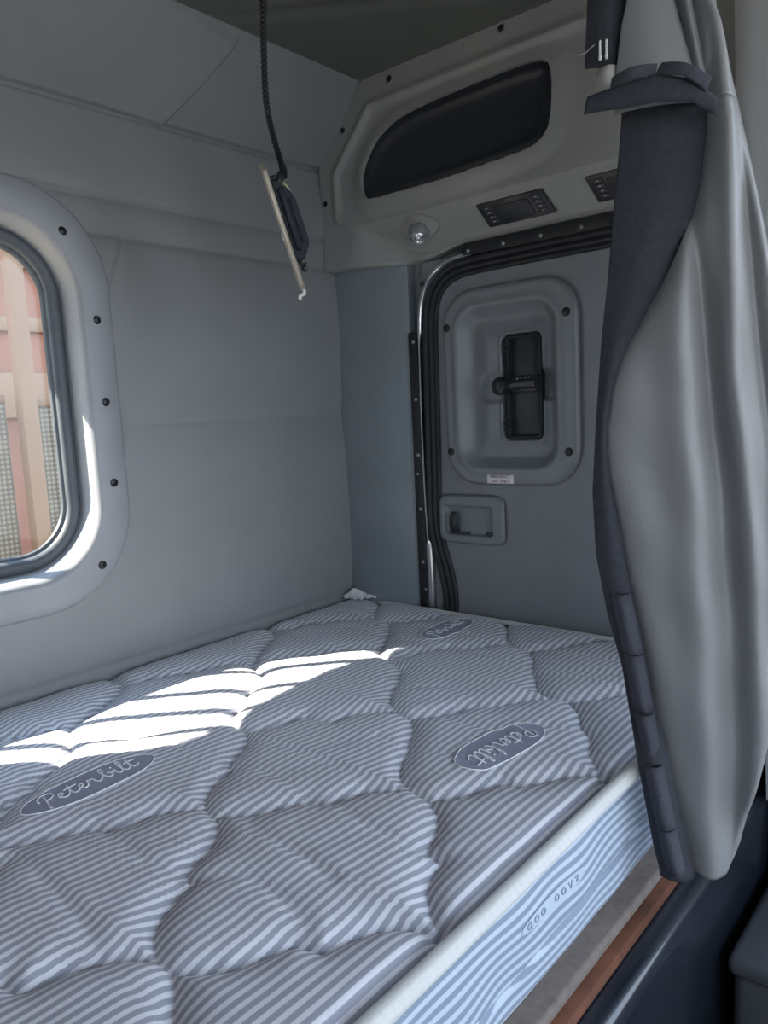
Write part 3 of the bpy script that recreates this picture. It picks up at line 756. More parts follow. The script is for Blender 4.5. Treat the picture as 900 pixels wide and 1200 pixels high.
def mattress():
    t = empty('mattress', (-1.0, -.5, -.155), 'striped quilted mattress with scalloped stitching and white piped edge', 'mattress')
    xs = np.concatenate([np.linspace(MX0, -1.35, 110), np.linspace(-1.346, MX1, 400)])
    ys = np.linspace(MY0+.004, MY1, 300)
    X, Y = np.meshgrid(xs, ys, indexing='ij')
    # rounded corners by pulling the grid in
    Z = top_height(X, Y)
    # stripes flow with the quilting: cloth length across the ridges
    dd = line_dist(X, Y, deep)
    # distance across the cloth is measured over the relief, so stripes bend where it dips
    dz = np.diff(Z, axis=1); dy = np.diff(Y, axis=1)
    ln = np.hypot(dz, dy)
    arc = np.concatenate([np.zeros((len(xs), 1)), np.cumsum(ln, axis=1)], axis=1)
    arc = arc-arc[:, :1]+0*X
    vv = MY0+arc*1.0
    V = np.stack([X, Y, Z], -1).reshape(-1, 3)
    uv = np.stack([X, vv], -1).reshape(-1, 2)
    o = from_data(V, grid_faces(len(xs), len(ys)), 'quilted_top', 'tick', t, uv=uv)
    # front side panel: bulging, wavy
    zs = np.linspace(-.168, -.010, 64); xs2 = np.linspace(MX0, MX1, 420)
    X, Z = np.meshgrid(xs2, zs, indexing='ij')
    u = (Z+.168)/.158
    wav = np.sin(X*17+u*3.0)*.5+np.sin(X*31+1.3-u*4)*.3+np.sin(X*53+2)*.2
    bul = .006*np.sin(u*PI)**.7+.0035*wav*np.sin(u*PI)
    seam_z = -.100+.008*np.sin(X*9)+.004*np.sin(X*23)
    bul -= .006*np.exp(-((Z-seam_z)/.0028)**2)
    Yv = MY0+.004-bul+.022*np.clip(1-u/.22, 0, 1)**2
    Yv += .03*sstep(-.02, 0, X-MX1+.0)*0
    vv = Z*1.0+.0032*wav*np.sin(u*PI)+.0024*np.sin(X*41+Z*30)*np.sin(u*PI)
    V = np.stack([X, Yv, Z], -1).reshape(-1, 3); uv = np.stack([X, vv], -1).reshape(-1, 2)
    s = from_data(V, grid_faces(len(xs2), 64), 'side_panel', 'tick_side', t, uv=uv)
    s['label'] = 'wavy striped front side of the mattress'
    # far ends and back
    for nm, dims in (('side_panel', (MX0, MX0+.003, MY0+.004, MY1, -.166, -.02)), ('side_panel', (MX1-.003, MX1, MY0+.004, MY1, -.166, -.02)), ('side_panel', (MX0, MX1, MY1-.003, MY1, -.166, -.02)), ('bottom_cover', (MX0, MX1, MY0+.028, MY1, -.168, -.164))):
        bm = bmesh.new(); bm_box(bm, *dims, 0)
        ob = from_bm(bm, nm, 'patch', t, smooth=False)
    # piped edge: a flat tape sewn over the edge, with a stitched centre line
    bm = bmesh.new(); n = 500; rings = []
    for i in range(n):
        x = MX0+(MX1-MX0)*i/(n-1); st = .0008*math.sin(i*2.2)
        cy, cz = MY0-.001, -.004+.0015*math.sin(x*8)
        sec = []
        for k in range(11):
            a = math.radians(70+k*16.0)
            rr = .0108 + (st if 3 <= k <= 6 else 0)-(.0016 if k in (5,) else 0)
            sec.append(bm.verts.new((x, cy+.003+math.cos(a)*rr*1.05, cz+math.sin(a)*rr)))
        rings.append(sec)
    for A, B in zip(rings, rings[1:]):
        for j in range(10): bm.faces.new((A[j], A[j+1], B[j+1], B[j]))
    pp = from_bm(bm, 'piping', 'piping', t, sharp=60); pp['label'] = 'off-white tape edge along the mattress front'
    bm = bmesh.new(); bm_tube(bm, [(MX1-.007, y, -.003) for y in np.linspace(MY0+.01, MY1-.02, 40)], .006, 8)
    from_bm(bm, 'piping', 'piping', t)
    # jacquard mark on the side: a pale band with six small ring letters
    bm = bmesh.new()
    def side_pt(x, z, lift):
        uu = (z+.168)/.158
        w = math.sin(x*17+uu*3)*.5+math.sin(x*31+1.3-uu*4)*.3+math.sin(x*53+2)*.2
        b = .006*math.sin(uu*PI)**.7+.0035*w*math.sin(uu*PI)
        return Vector((x, MY0+.004-b-lift, z))
    N = 40; A = []; B = []
    for i in range(N+1):
        f = i/N; x = -.850+f*.145; hw = .0090*min(1, math.sin(f*PI)**.35+.02)
        A.append(bm.verts.new(side_pt(x, -.060+hw, .0009))); B.append(bm.verts.new(side_pt(x, -.060-hw, .0009)))
    for i in range(N): bm.faces.new((A[i], A[i+1], B[i+1], B[i]))
    sp = from_bm(bm, 'woven_mark', 'sidepatch', t); sp['label'] = 'pale woven mark on the mattress side'
    for k, sh in enumerate('ooo oovz'):
        if sh == ' ': continue
        x0 = -.834+k*.0150; zc = -.060
        pts = {'o': [(.0040*math.cos(a), .0034*math.sin(a)) for a in np.linspace(0, 2*PI, 13)], 'v': [(-.004, .004), (0, -.004), (.004, .004)],
               'z': [(-.004, .003), (.003, .003), (-.002, -.003), (.004, -.003)]}[sh]
        bm = bmesh.new(); bm_tube(bm, [side_pt(x0+a, zc+b, .0014) for a, b in pts], .0009, 5)
        from_bm(bm, 'woven_letter', 'sideink', sp)
    # oval logo patches with script lettering
    STR = [  # hand-drawn script strokes, x to the right, y up, x-height 1
        [(.10, -.75), (.02, -.55), (.25, .3), (.45, 1.1), (.55, 1.55)],
        [(-.15, .85), (-.05, 1.35), (.45, 1.85), (1.05, 1.75), (1.15, 1.25), (.80, .85), (.42, .75)],
        [(1.20, .35), (1.55, .55), (1.72, .85), (1.50, 1.0), (1.32, .65), (1.42, .15), (1.75, .05), (2.05, .35), (2.35, 1.0), (2.55, 1.75)],
        [(2.55, 1.75), (2.35, .9), (2.32, .25), (2.50, .02), (2.75, .15), (2.95, .40)],
        [(2.0, 1.22), (2.5, 1.3), (3.1, 1.36)],
        [(2.95, .40), (3.22, .52), (3.42, .80), (3.30, 1.0), (3.08, .85), (3.03, .35), (3.25, .03), (3.55, .2), (3.75, .6), (3.90, 1.08), (4.02, .88), (4.28, .94), (4.29, .4), (4.42, .05), (4.65, .15), (4.85, .30)],
        [(4.85, .30), (5.25, 1.0), (5.55, 1.8), (5.45, 2.0), (5.22, 1.5), (5.18, .5), (5.35, .05), (5.68, .15), (5.75, .6), (5.55, .85), (5.70, .70), (6.05, .55)],
        [(6.05, .55), (6.22, .95), (6.18, .3), (6.35, .02), (6.65, .3), (7.0, 1.2), (7.15, 1.85), (7.0, 1.98), (6.82, 1.4), (6.78, .4), (7.0, .02), (7.35, .3), (7.65, 1.1), (7.75, 1.7)],
        [(7.75, 1.7), (7.58, .9), (7.58, .2), (7.8, .0), (8.15, .3)],
        [(7.3, 1.22), (7.8, 1.3), (8.35, 1.3)],
        [(6.20, 1.42), (6.27, 1.50)],
    ]
    for cx, cy, a, b, ang in ((-1.010, -.424, .098, .035, 2), (-.596, -.822, .090, .038, 180-6), (-.157, -.410, .086, .036, 3)):
        ca, sa = math.cos(math.radians(ang)), math.sin(math.radians(ang))
        nu, nv = 60, 26; V = []; F = []
        rows = []
        for i in range(nu+1):
            u = -1+2*i/nu; hw = (1-abs(u)**2.6)**.5
            for j in range(nv+1):
                v = (-1+2*j/nv)*hw; px, py = u*a, v*b
                V.append((cx+px*ca-py*sa, cy+px*sa+py*ca, 0))
        V = np.array(V); V[:, 2] = top_height(V[:, 0], V[:, 1])+.0018
        pt = from_data(V, grid_faces(nu+1, nv+1), 'logo_patch', 'patch', t)
        pt['label'] = 'blue grey oval patch with white script lettering'
        edge = [V[i*(nv+1)+nv] for i in range(nu+1)]+[V[i*(nv+1)] for i in range(nu, -1, -1)]
        bm = bmesh.new(); bm_tube(bm, [Vector(e) for e in edge[::2]], .0008, 5, closed=True, up=(0, 0, 1)); from_bm(bm, 'patch_stitching', 'thread', pt)
        bm = bmesh.new(); sc = .0172*a/.098; 
        for S in STR:
            C = catmull([((x-4.05)*sc, (y-.62)*sc*(1.0 if ang < 90 else 1.15), 0) for x, y in S], 6)
            W = np.array([(cx+c.x*ca-c.y*sa, cy+c.x*sa+c.y*ca) for c in C])
            z = top_height(W[:, 0], W[:, 1])+.0028
            bm_tube(bm, [Vector((w[0], w[1], zz)) for w, zz in zip(W, z)], .00120, 6, up=(0, 0, 1), flat=.6)
        from_bm(bm, 'lettering', 'thread', pt)
M['sidepatch'] = mat('side_mark_cloth', (.44, .51, .61), .8)
M['sideink'] = mat('side_mark_thread', (.27, .32, .41), .8)
mattress()

def paper():
    bm = bmesh.new(); nx, ny = 22, 12; vs = []
    rnd = random.Random(5)
    for i in range(nx):
        for j in range(ny):
            u, v = i/(nx-1), j/(ny-1)
            x = -.062+u*.075; y = -.050-u*.060+v*.055*(1-.45*u)
            z = .006+.020*math.exp(-((u-.35)/.17)**2)*v+.006*abs(math.sin(u*17+v*5))+.004*rnd.random()
            vs.append(bm.verts.new((x-.012, y-.005, z)))
    for i in range(nx-1):
        for j in range(ny-1): bm.faces.new((vs[i*ny+j], vs[(i+1)*ny+j], vs[(i+1)*ny+j+1], vs[i*ny+j+1]))
    o = from_bm(bm, 'paper_scrap', 'paper', smooth=False)
    md = o.modifiers.new('t', 'SOLIDIFY'); md.thickness = .0006
    tag(o, 'small crumpled white paper scrap on the far corner of the mattress', 'paper scrap')
paper()

# ------------------------------------------------------------ bunk base
def base():
    t = empty('bunk_base', (-1.0, -1.0, -.75), 'black bunk base with brown wooden edge under the mattress', 'bunk base')
    box('deck_edge', 'carpet', (XL+.01, .025, -1.014, -.01, -.186, -.169), .006, t, 3)['label'] = 'taupe padded edge of the bunk deck'
    box('deck_board', 'wood', (XL+.01, .025, -1.026, -.01, -.204, -.187), .002, t)['label'] = 'brown wooden bunk board'
    bm = bmesh.new()
    prof = [(-.90, -.75), (-1.030, -.75), (-1.046, -.70), (-1.054, -.32), (-1.057, -.235), (-1.055, -.218), (-1.048, -.211), (-1.038, -.208), (-.90, -.207)]
    A = [bm.verts.new((XL+.01, y, z)) for y, z in prof]; B = [bm.verts.new((.025, y, z)) for y, z in prof]
    for i in range(len(prof)): bm.faces.new((A[i], A[(i+1) % len(prof)], B[(i+1) % len(prof)], B[i]))
    bm.faces.new(A); bm.faces.new(B[::-1])
    from_bm(bm, 'front_panel', 'blackbase', t, sharp=60)
base()

# ------------------------------------------------------------ curtain, gathered at the near end of the door wall
CA = Vector((-.536, -1.047, 0)); CD = Vector((.42, -.91, 0)).normalized(); CN = Vector((-CD.y, CD.x, 0))   # CN points away from the camera side
if CN.x < 0: CN = -CN
def interp(tab, z):
    zs = [p[0] for p in tab]; ss = [p[1] for p in tab]
    return np.interp(z, zs, ss)
SIL = [(-.155, -.014), (-.127, -.021), (.0, -.042), (.123, -.060), (.20, -.079), (.284, -.093), (.369, -.096), (.46, -.090), (.567, -.082), (.65, -.073), (.742, -.064), (.832, -.055), (.87, -.053)]
EDG = [(-.155, .021), (-.05, .0), (.06, -.018), (.172, -.036), (.25, -.052), (.336, -.066), (.40, -.078), (.451, -.082), (.50, -.074), (.538, -.062), (.564, -.050), (.60, -.028), (.632, -.008), (.66, .006), (.703, .024), (.75, .036), (.81, .045), (.835, .046)]
RGT = [(-.155, .085), (-.139, .092), (-.121, .097), (-.074, .105), (0, .123), (.119, .150), (.341, .160), (.52, .148), (.694, .116), (.754, .104), (.853, .084), (.932, .065), (.954, .055), (1.2, .040)]
CK = .962                          # the cloth's size
def cpoint(s, n, z):
    s = s*CK-.0032; n = n*CK; z = z*CK+.0186
    return np.stack([CA.x+CD.x*s+CN.x*n, CA.y+CD.y*s+CN.y*n, z], -1)
def sheet(name, m, parent, z0, z1, sl, sr, nf, nz=160, nu=70, thick=.0016, botf=None):
    zs = np.linspace(z0, z1, nz); us = np.linspace(0, 1, nu)
    U, Z = np.meshgrid(us, zs, indexing='ij')
    L = sl(Z); Rr = sr(Z); S = L+(Rr-L)*U
    if botf is not None: Z = Z+botf(U, Z)
    N = nf(U, S, Z)
    V = cpoint(S, N, Z).reshape(-1, 3)
    o = from_data(V, grid_faces(nu, nz), name, m, parent)
    md = o.modifiers.new('thickness', 'SOLIDIFY'); md.thickness = thick; md.offset = 1
    return o
def curtain():
    t = empty('curtain', (-.45, -1.1, -.15), 'grey vinyl curtain with black lining, hanging gathered at the right of the mattress', 'curtain')
    EX = .26                       # cloth carried on past its visible turn
    def g(s, c, w): return np.exp(-((s-c)/w)**2)
    def folds(U, S, Z):
        f = np.zeros_like(S)
        # ridges (towards the camera) and valleys that wander with height
        r1 = interp([(-.15, .055), (.05, .045), (.367, .026), (.552, .009), (.70, .02)], Z)
        r2 = interp([(-.15, .10), (.05, .108), (.322, .095), (.517, .073), (.817, .064), (.95, .048)], Z)
        v1 = interp([(-.15, .080), (.142, .078), (.36, .062), (.549, .043), (.703, .029), (.9, .030)], Z)
        v2 = interp([(.0, .135), (.40, .122), (.6, .100), (.8, .082), (1.0, .06)], Z)
        low = sstep(.75, .1, Z); fk = 1-.3*low
        f -= fk*(.017*g(S, r1, .026)+.016*g(S, r2, .013))
        f += .016*g(S, v1, .012+.010*low)+.010*g(S, v2, .009)
        # roll away at both ends
        el = interp(EDG, Z); f += .020*np.exp(-(S-el)/.012)
        er = interp(RGT, Z); f += .06*np.clip((S-er+.016)/.016, 0, 1)**2.2
        f += .0012*np.sin(Z*40+S*60)
        return f
    def botf(U, Z): return (-.010*np.sin(U*PI*1.1))*sstep(-.05, -.155, Z)+.022*sstep(.75, 1, U)*sstep(-.05, -.155, Z)
    sheet('curtain_cloth', 'curtain', t, -.152, .842, lambda z: interp(EDG, z), lambda z: interp(RGT, z)+.004, folds, 200, 90, botf=botf)
    # the part above the tuck: the light flap and the folds beside it
    def ftop(U, S, Z):
        c1 = interp([(.82, .036), (.857, .035), (.96, .009), (1.2, -.02)], Z)
        c2 = interp([(.82, .050), (.9, .036), (.96, .026), (1.2, .01)], Z)
        f = -.012*np.sin(np.clip((S+.07)/(c1+.07), 0, 1)*PI)
        f += .010*g(S, c1, .005)-.008*g(S, (c1+c2)/2+.004, .008)+.012*g(S, c2, .005)-.010*g(S, c2+.02, .010)
        er = interp(RGT, Z); f += .05*np.clip((S-er+.016)/.016, 0, 1)**2.2
        w = sstep(.95, .86, Z)*sstep(.040, .056, S)
        return f*(1-w)+folds(U, S, Z)*w
    def tl(z): return interp([(.80, -.058), (.86, -.066), (.895, -.060), (.94, -.054), (.971, -.046), (1.2, -.035)], z)
    sheet('curtain_cloth', 'curtain', t, .8405, 1.235, tl, lambda z: interp(RGT, z)+.004, ftop, 100, 90)
    # black lining seen along the turned edge
    def lin(U, S, Z):
        el = interp(EDG, Z)
        wide = sstep(.50, .66, Z)
        return .022-.016*np.sin(np.clip(U, 0, 1)*PI)*.8-.004*wide-.026*sstep(.06, 0, Z)
    l = sheet('lining', 'lining', t, -.165, .872, lambda z: interp(SIL, z), lambda z: interp(EDG, z)+.007, lin, 160, 40)
    l['label'] = 'black cloth lining of the curtain, folded forward'
    # hem band across the tuck
    def hem(U, S, Z): return -.030+.012*U+.010*(1-np.sin(U*PI))
    zs = lambda U: 0
    def band(name, m, pts_top, pts_bot, n, lift, parent, lab=None):
        k = 40; V = []; F = []
        us = np.linspace(0, 1, k); a = np.linspace(0, 1, len(pts_top))
        for u in us:
            st, zt = np.interp(u, a, [p[0] for p in pts_top]), np.interp(u, a, [p[1] for p in pts_top])
            sb, zb = np.interp(u, a, [p[0] for p in pts_bot]), np.interp(u, a, [p[1] for p in pts_bot])
            for j in range(6):
                w = j/5; s = st+(sb-st)*w; z = zt+(zb-zt)*w
                nn = n-.012*math.sin(u*PI)-lift*math.sin(w*PI)
                V.append(cpoint(np.array(s), np.array(nn), np.array(z)))
        o = from_data(V, grid_faces(k, 6), name, m, parent)
        md = o.modifiers.new('thickness', 'SOLIDIFY'); md.thickness = .003; md.offset = 0
        if lab: o['label'] = lab
        return o
    hb = band('hem_band', 'lining', [(-.095, .857), (-.06, .861), (-.02, .866), (.02, .857), (.050, .834)], [(-.100, .838), (-.06, .836), (-.02, .836), (.02, .832), (.050, .814)], -.026, .003, t, 'black hem band across the curtain tuck')
    band('fastening_tape', 'velcro', [(-.066, .872), (-.045, .876), (-.016, .880)], [(-.068, .860), (-.045, .864), (-.020, .864)], -.032, .001, hb)
    band('fastening_tape', 'velcro', [(-.010, .879), (.015, .870), (.043, .855)], [(-.018, .866), (.012, .857), (.037, .841)], -.034, .001, hb)
    # pale backing that peeks out left of the flap
    o = band('backing', 'beige', [(-.083, .895), (-.072, .897), (-.060, .899)], [(-.088, .855), (-.075, .858), (-.060, .860)], .004, 0, t)
    o['label'] = 'beige backing strip left of the curtain flap'
    # squares of fastening tape down the lower edge
    for z0, z1 in ((.232, .150), (.148, .070), (.068, .005), (.003, -.085), (-.087, -.150)):
        sl0, sl1 = float(interp(EDG, z0)), float(interp(EDG, z1))
        band('fastening_tape', 'velcro', [(sl0-.026, z0), (sl0-.003, z0)], [(sl1-.026, z1), (sl1-.003, z1)], .006-.024*float(sstep(.10, .02, z0)), .001, l)
    # dark carrier strap with its white hooks
    st = band('carrier_strap', 'lining', [(-.080, 1.20), (-.060, 1.20), (-.030, 1.20)], [(-.098, .905), (-.075, .897), (-.056, .893)], .012, .003, t, 'black strap at the head of the curtain')
    for ds in (0, .0075):
        bm = bmesh.new(); b0 = cpoint(np.array(-.080+ds), np.array(-.012), np.array(.906))
        b = Vector(b0); bm_tube(bm, catmull([b, b+Vector((0, 0, .016)), b+Vector(CD)*.001+Vector((0, 0, .018))], 4), .0012, 6)
        bm_tube(bm, [b-Vector((0, 0, .003)), b+Vector((0, 0, .002))], .0018, 6)
        h = from_bm(bm, 'hook', 'white', st); h['label'] = 'small white hook'
    bm = bmesh.new()
    p = [Vector(cpoint(np.array(a), np.array(.002), np.array(b))) for a, b in ((-.104, .918), (-.097, .920), (-.090, .925), (-.082, .930))]
    bm_tube(bm, catmull(p, 4), .0008, 5)
    from_bm(bm, 'loose_thread', 'beige', st)
curtain()

# pillar trim of the sleeper opening, behind the curtain
def pillar():
    bm = bmesh.new()
    prof = [(.03, -.985), (-.08, -.99), (-.12, -1.0), (-.135, -1.03), (-.09, -1.24), (-.08, -1.34), (-.02, -1.42), (.03, -1.44)]
    A = [bm.verts.new((x, min(y, -1.062), -.208)) for x, y in prof]; B = [bm.verts.new((x, y, .84)) for x, y in prof]; C = [bm.verts.new((x-.03*(i in (2, 3, 4, 5)), y, 1.253)) for i, (x, y) in enumerate(prof)]
    for P, Q in ((A, B), (B, C)):
        for i in range(len(prof)-1): bm.faces.new((P[i], P[i+1], Q[i+1], Q[i]))
    bm.faces.new(A); bm.faces.new(C)
    struct(from_bm(bm, 'trim_2', 'cab', sharp=60), 'pale grey pillar trim beyond the curtain', 'trim')
    bm = bmesh.new(); bm_box(bm, -.10, .029, -1.45, -1.062, -.75, -.21, .01); 
    struct(from_bm(bm, 'trim_3', 'greybox'), 'dark kick panel under the pillar trim', 'trim')
pillar()
def storage():
    t = empty('storage_box', (-.30, -1.16, -.75), 'dark grey plastic box standing on the floor below the curtain', 'box')
    box('box_body', 'greybox', (-.375, -.115, -1.30, -1.075, -.75, -.375), .02, t, 3)
    box('box_lid', 'greybox', (-.382, -.108, -1.306, -1.070, -.376, -.345), .012, t, 3)
storage()

# ------------------------------------------------------------ light fitting dangling from its cable
def dangling():
    t = empty('hanging_light_fixture', (-.51, -.35, .92), 'loose light fitting dangling from a black corrugated cable', 'light fixture')
    C0 = catmull([(-.520, -.35, 1.262), (-.529, -.35, 1.198), (-.535, -.35, 1.114), (-.537, -.35, 1.031), (-.526, -.35, .977), (-.512, -.35, .938), (-.508, -.35, .920)], 60)
    bm = bmesh.new(); n = len(C0)
    bm_tube(bm, C0, .0052, 10, rf=lambda s: .0052+.0010*math.sin(s*n*1.05))
    c = from_bm(bm, 'cable', 'rubber', t); c['label'] = 'black corrugated cable sleeve'
    bm = bmesh.new(); bm_lathe(bm, [(.010, 0), (.010, .003), (.006, .010)], 16, axis_mat((-.520, -.35, 1.2535), (0, 0, -1))); from_bm(bm, 'cable_grommet', 'rubber', c)
    # tape wrap and connector tail
    bm = bmesh.new()
    bm_tube(bm, catmull([(-.509, -.351, .934), (-.509, -.351, .922), (-.512, -.352, .914)], 4), .007, 8, rf=lambda s: .006+.003*s)
    M4 = Matrix.Translation((-.519, -.352, .909)) @ Matrix.Rotation(math.radians(28), 4, 'Y')
    bm_box(bm, -.006, .006, -.006, .006, -.014, .010, .002, 2, M4)
    from_bm(bm, 'tape_wrap', 'blackpl', c)
    bm = bmesh.new()
    for k in (-1, 1):
        bm_tube(bm, catmull([(-.511, -.352+k*.0015, .912), (-.515, -.353+k*.002, .903), (-.504, -.352+k*.002, .896), (-.4985, -.352+k*.002, .888), (-.500, -.352, .878)], 6), .0014, 6)
    from_bm(bm, 'wire', 'wire', t)['label'] = 'pair of thin cream wires'
    # the fitting hangs at a slant: axis runs down to the right
    top = Vector((-.557, -.35, .925)); bot = Vector((-.478, -.35, .722)); ax = (bot-top).normalized(); L = (bot-top).length
    side = Vector((.42, -.91, 0)); 
    ex = (Vector((-.759, -.65, 0))*-1).normalized()           # away/out direction of the plate's back
    # plate frame: local z = along the axis, local x = plate normal (towards the housing side), local y = width (mostly away from the camera)
    nrm = (Vector((.72, -.60, 0))-ax*Vector((.72, -.60, 0)).dot(ax)).normalized()
    wid = ax.cross(nrm).normalized()
    F4 = Matrix(((nrm.x, wid.x, ax.x, top.x), (nrm.y, wid.y, ax.y, top.y), (nrm.z, wid.z, ax.z, top.z), (0, 0, 0, 1)))
    def place(bm, nm, m, par=None):
        bmesh.ops.transform(bm, matrix=F4, verts=bm.verts); return from_bm(bm, nm, m, par or t)
    bm = bmesh.new(); w = .042
    secs = []
    for k, (zz, hw) in enumerate([(0, .30), (.004, .62), (.012, .88), (.03, 1), (L-.03, 1), (L-.012, .88), (L-.004, .62), (L, .30)]):
        secs.append([bm.verts.new((x, y*hw*w, zz)) for x, y in ((-.0035, -1), (-.0035, 1), (.0005, 1.0), (.0035, .92), (.0035, -.92), (.0005, -1.0))])
    for A, B in zip(secs, secs[1:]):
        for j in range(6): bm.faces.new((A[j], A[(j+1) % 6], B[(j+1) % 6], B[j]))
    bm.faces.new(secs[0]); bm.faces.new(secs[-1][::-1])
    pl = place(bm, 'cover_plate', 'brass'); pl['label'] = 'thin tan metal plate of the light fitting'
    # white clips
    bm = bmesh.new(); bm_box(bm, -.006, .006, -.010, .004, L*.53, L*.53+.014, .002); place(bm, 'clip', 'white', pl)
    bm = bmesh.new(); bm_tube(bm, catmull([(.002, 0, L-.002), (.001, 0, L+.008), (-.008, 0, L+.010), (-.010, 0, L+.016)], 4), .003, 8); place(bm, 'clip', 'white', pl)
    # black housing on the back of the plate
    bm = bmesh.new()
    prof = [(.004, .030), (.016, .030), (.018, .040), (.030, .052), (.036, .070), (.037, .135), (.034, .148), (.024, .158), (.020, .166), (.004, .168)]
    A = [bm.verts.new((x, -.028, z)) for x, z in prof]; B = [bm.verts.new((x, .028, z)) for x, z in prof]
    A2 = [bm.verts.new((x*.9, -.031, .099+(z-.099)*.95)) for x, z in prof]
    for i in range(len(prof)): bm.faces.new((A[i], A[(i+1) % len(prof)], B[(i+1) % len(prof)], B[i]))
    for v in A2: bm.verts.remove(v)
    bm.faces.new(A); bm.faces.new(B[::-1])
    bmesh.ops.bevel(bm, geom=list(bm.edges), offset=.0022, segments=2, affect='EDGES', profile=.5)
    hs = place(bm, 'lamp_housing', 'lamp_body')
    hs.data.set_sharp_from_angle(angle=math.radians(12))
    bm = bmesh.new(); bm_box(bm, .004, .016, -.024, .024, .022, .034, .003); bm_box(bm, .010, .020, -.034, -.026, .044, .150, .003); bm_box(bm, .010, .020, .026, .034, .044, .150, .003); bm_box(bm, .024, .030, .027, .031, .064, .140, .001); bm_box(bm, .024, .030, -.031, -.027, .064, .140, .001); place(bm, 'bracket', 'lamp_body', hs)
    bm = bmesh.new(); bm_box(bm, .008, .022, -.016, .016, .166, .178, .003); place(bm, 'plug', 'blackpl', hs)
    bm = bmesh.new(); bm_box(bm, .010, .020, -.014, .014, .180, .190, .003); place(bm, 'plug', 'blackpl', hs)
dangling()

# ------------------------------------------------------------ outside the back window
def outside():
    g = plane_panel('ground', 'sand', [(-14, .25, -2.3), (14, .25, -2.3), (14, 16, -2.3), (-14, 16, -2.3)], (0, 0, -.05), 'sandy ground outside the window', 'ground')
    # added rack, out of view: bars stripe the sun, the board trims its patch
    t = empty('added_sun_rack', (-1.5, .3, -.6), 'added steel rack, out of view, whose bars and board shape the sunlight', 'rack')
    for x in (-1.84, -1.712, -1.584, -1.464, -1.334, -1.184):
        bm = bmesh.new(); bm_tube(bm, [(x, .3, -.5), (x, .3, .95)], .0115, 10); from_bm(bm, 'bar', 'steel', t)
    bm = bmesh.new(); a = [(-2.3, .74), (-1.85, .76), (-1.73, .85), (-1.63, .915), (-1.45, .880), (-1.26, .860), (-1.12, .89), (-1.02, .92), (-.90, .92), (-.90, 1.35), (-2.3, 1.35)]  # board's lower edge is shaped to cut the sun patch's outline
    A = [bm.verts.new((x, .29, z)) for x, z in a]; B = [bm.verts.new((x, .31, z)) for x, z in a]
    for i in range(len(a)): bm.faces.new((A[i], A[(i+1) % len(a)], B[(i+1) % len(a)], B[i]))
    bm.faces.new(A[::-1]); bm.faces.new(B)
    from_bm(bm, 'sun_cut_board', 'steel', t)
    bm = bmesh.new(); bm_box(bm, -1.95, -1.10, .285, .315, -.56, -.50, .004); from_bm(bm, 'lower_rail', 'steel', t)
    # tan post, screen fence and salmon wall
    bm = bmesh.new(); bm_box(bm, .035, .105, 1.96, 2.03, -2.3, 2.4, .006)
    tag(from_bm(bm, 'tan_post', 'tan'), 'tan painted post standing outside between the two screens', 'post')
    for x0, x1, zt, lb in ((-2.2, .0, .62, 'pale woven screen panel outside, left of the tan post'), (.14, 1.6, .60, 'pale woven screen panel outside, right of the tan post')):
        t = empty('screen_panel', ((x0+x1)/2, 2.05, -2.3), lb, 'screen')
        bm = bmesh.new(); bm_box(bm, x0, x1, 2.05, 2.06, -2.3, zt, 0); from_bm(bm, 'woven_mesh', 'screen', t, smooth=False)
        bm = bmesh.new(); bm_box(bm, x0, x1, 2.04, 2.07, zt-.005, zt+.03, .004); from_bm(bm, 'top_rail', 'tan', t)
    t = empty('salmon_building', (2, 6, -2.3), 'salmon pink building wall behind the screens', 'building')
    bm = bmesh.new(); bm_box(bm, -4.6, 9, 5.5, 6, -2.3, 7, .02); from_bm(bm, 'wall', 'redwall', t)  # wall raised and run on leftward, out of view, to shade the post
    bm = bmesh.new(); bm_box(bm, -3, 9, 5.44, 5.5, 1.35, 1.48, .02); bm_box(bm, -3, 9, 5.44, 5.5, 1.9, 1.97, .02); bm_box(bm, -3, 9, 5.44, 5.5, .6, 1.0, .02)
    from_bm(bm, 'wall_band', 'tan', t)
outside()

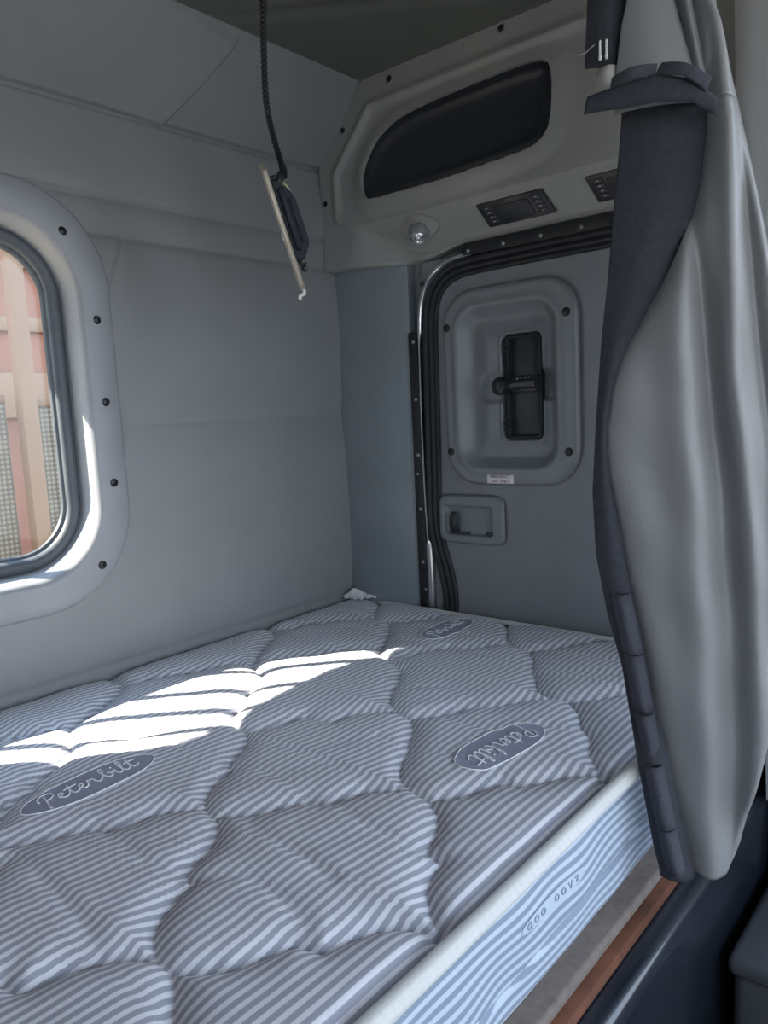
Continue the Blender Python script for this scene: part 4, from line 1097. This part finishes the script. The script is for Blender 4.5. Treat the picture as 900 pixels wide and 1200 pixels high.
# ------------------------------------------------------------ light, camera
sun = bpy.data.lights.new('sun', 'SUN'); sun.energy = SUN_E; sun.angle = math.radians(.6); sun.color = (1, .90, .77)
so = bpy.data.objects.new('sun', sun); COL.objects.link(so)
so.rotation_euler = Vector((.885, -.80, -1)).to_track_quat('-Z', 'Y').to_euler()
w = bpy.data.worlds.new('world'); SC.world = w; w.use_nodes = True
nt = w.node_tree; bg = nt.nodes['Background']
tc = nt.nodes.new('ShaderNodeTexCoord'); sp = nt.nodes.new('ShaderNodeSeparateXYZ'); nt.links.new(tc.outputs['Generated'], sp.inputs[0])
rp = nt.nodes.new('ShaderNodeValToRGB'); mr = nt.nodes.new('ShaderNodeMapRange'); mr.inputs['From Min'].default_value = -1
nt.links.new(sp.outputs['Z'], mr.inputs['Value']); nt.links.new(mr.outputs[0], rp.inputs['Fac'])
cr = rp.color_ramp; cr.elements[0].position = .40; cr.elements[0].color = (.26, .25, .22, 1); cr.elements[1].position = .52; cr.elements[1].color = (.80, .90, 1.0, 1)
e = cr.elements.new(1); e.color = (.45, .65, 1.0, 1)
nt.links.new(rp.outputs['Color'], bg.inputs['Color']); bg.inputs['Strength'].default_value = SKY_E
# portals at the cab's openings so daylight is sampled well
for nm, loc, rot, sx, sy in (('windscreen_portal', (-1.0, -3.35, .62), (PI/2, 0, PI), 2.0, .95),):
    L = bpy.data.lights.new(nm, 'AREA'); L.shape = 'RECTANGLE'; L.size = sx; L.size_y = sy; L.cycles.is_portal = True
    o = bpy.data.objects.new(nm, L); COL.objects.link(o); o.location = loc; o.rotation_euler = (-PI/2, 0, 0) if False else (PI/2, 0, 0)

cam = bpy.data.cameras.new('camera'); co = bpy.data.objects.new('camera', cam); COL.objects.link(co)
r = Vector((0.64822657, -0.75975284, -0.05077342)); u = Vector((0.1315376, 0.04605216, 0.99024091)); f = Vector((0.75000011, 0.64857908, -0.1297883))
co.matrix_world = Matrix(((r.x, u.x, -f.x, -1.48616), (r.y, u.y, -f.y, -1.39143), (r.z, u.z, -f.z, .49052), (0, 0, 0, 1)))
cam.sensor_fit = 'VERTICAL'; cam.sensor_height = 24; cam.lens = 24*893.27/1200; cam.clip_start = .02
SC.camera = co
vs = SC.view_settings; vs.view_transform = 'Standard'; vs.look = 'None'; vs.gamma = 1; vs.use_curve_mapping = False
vs.exposure = EXPO
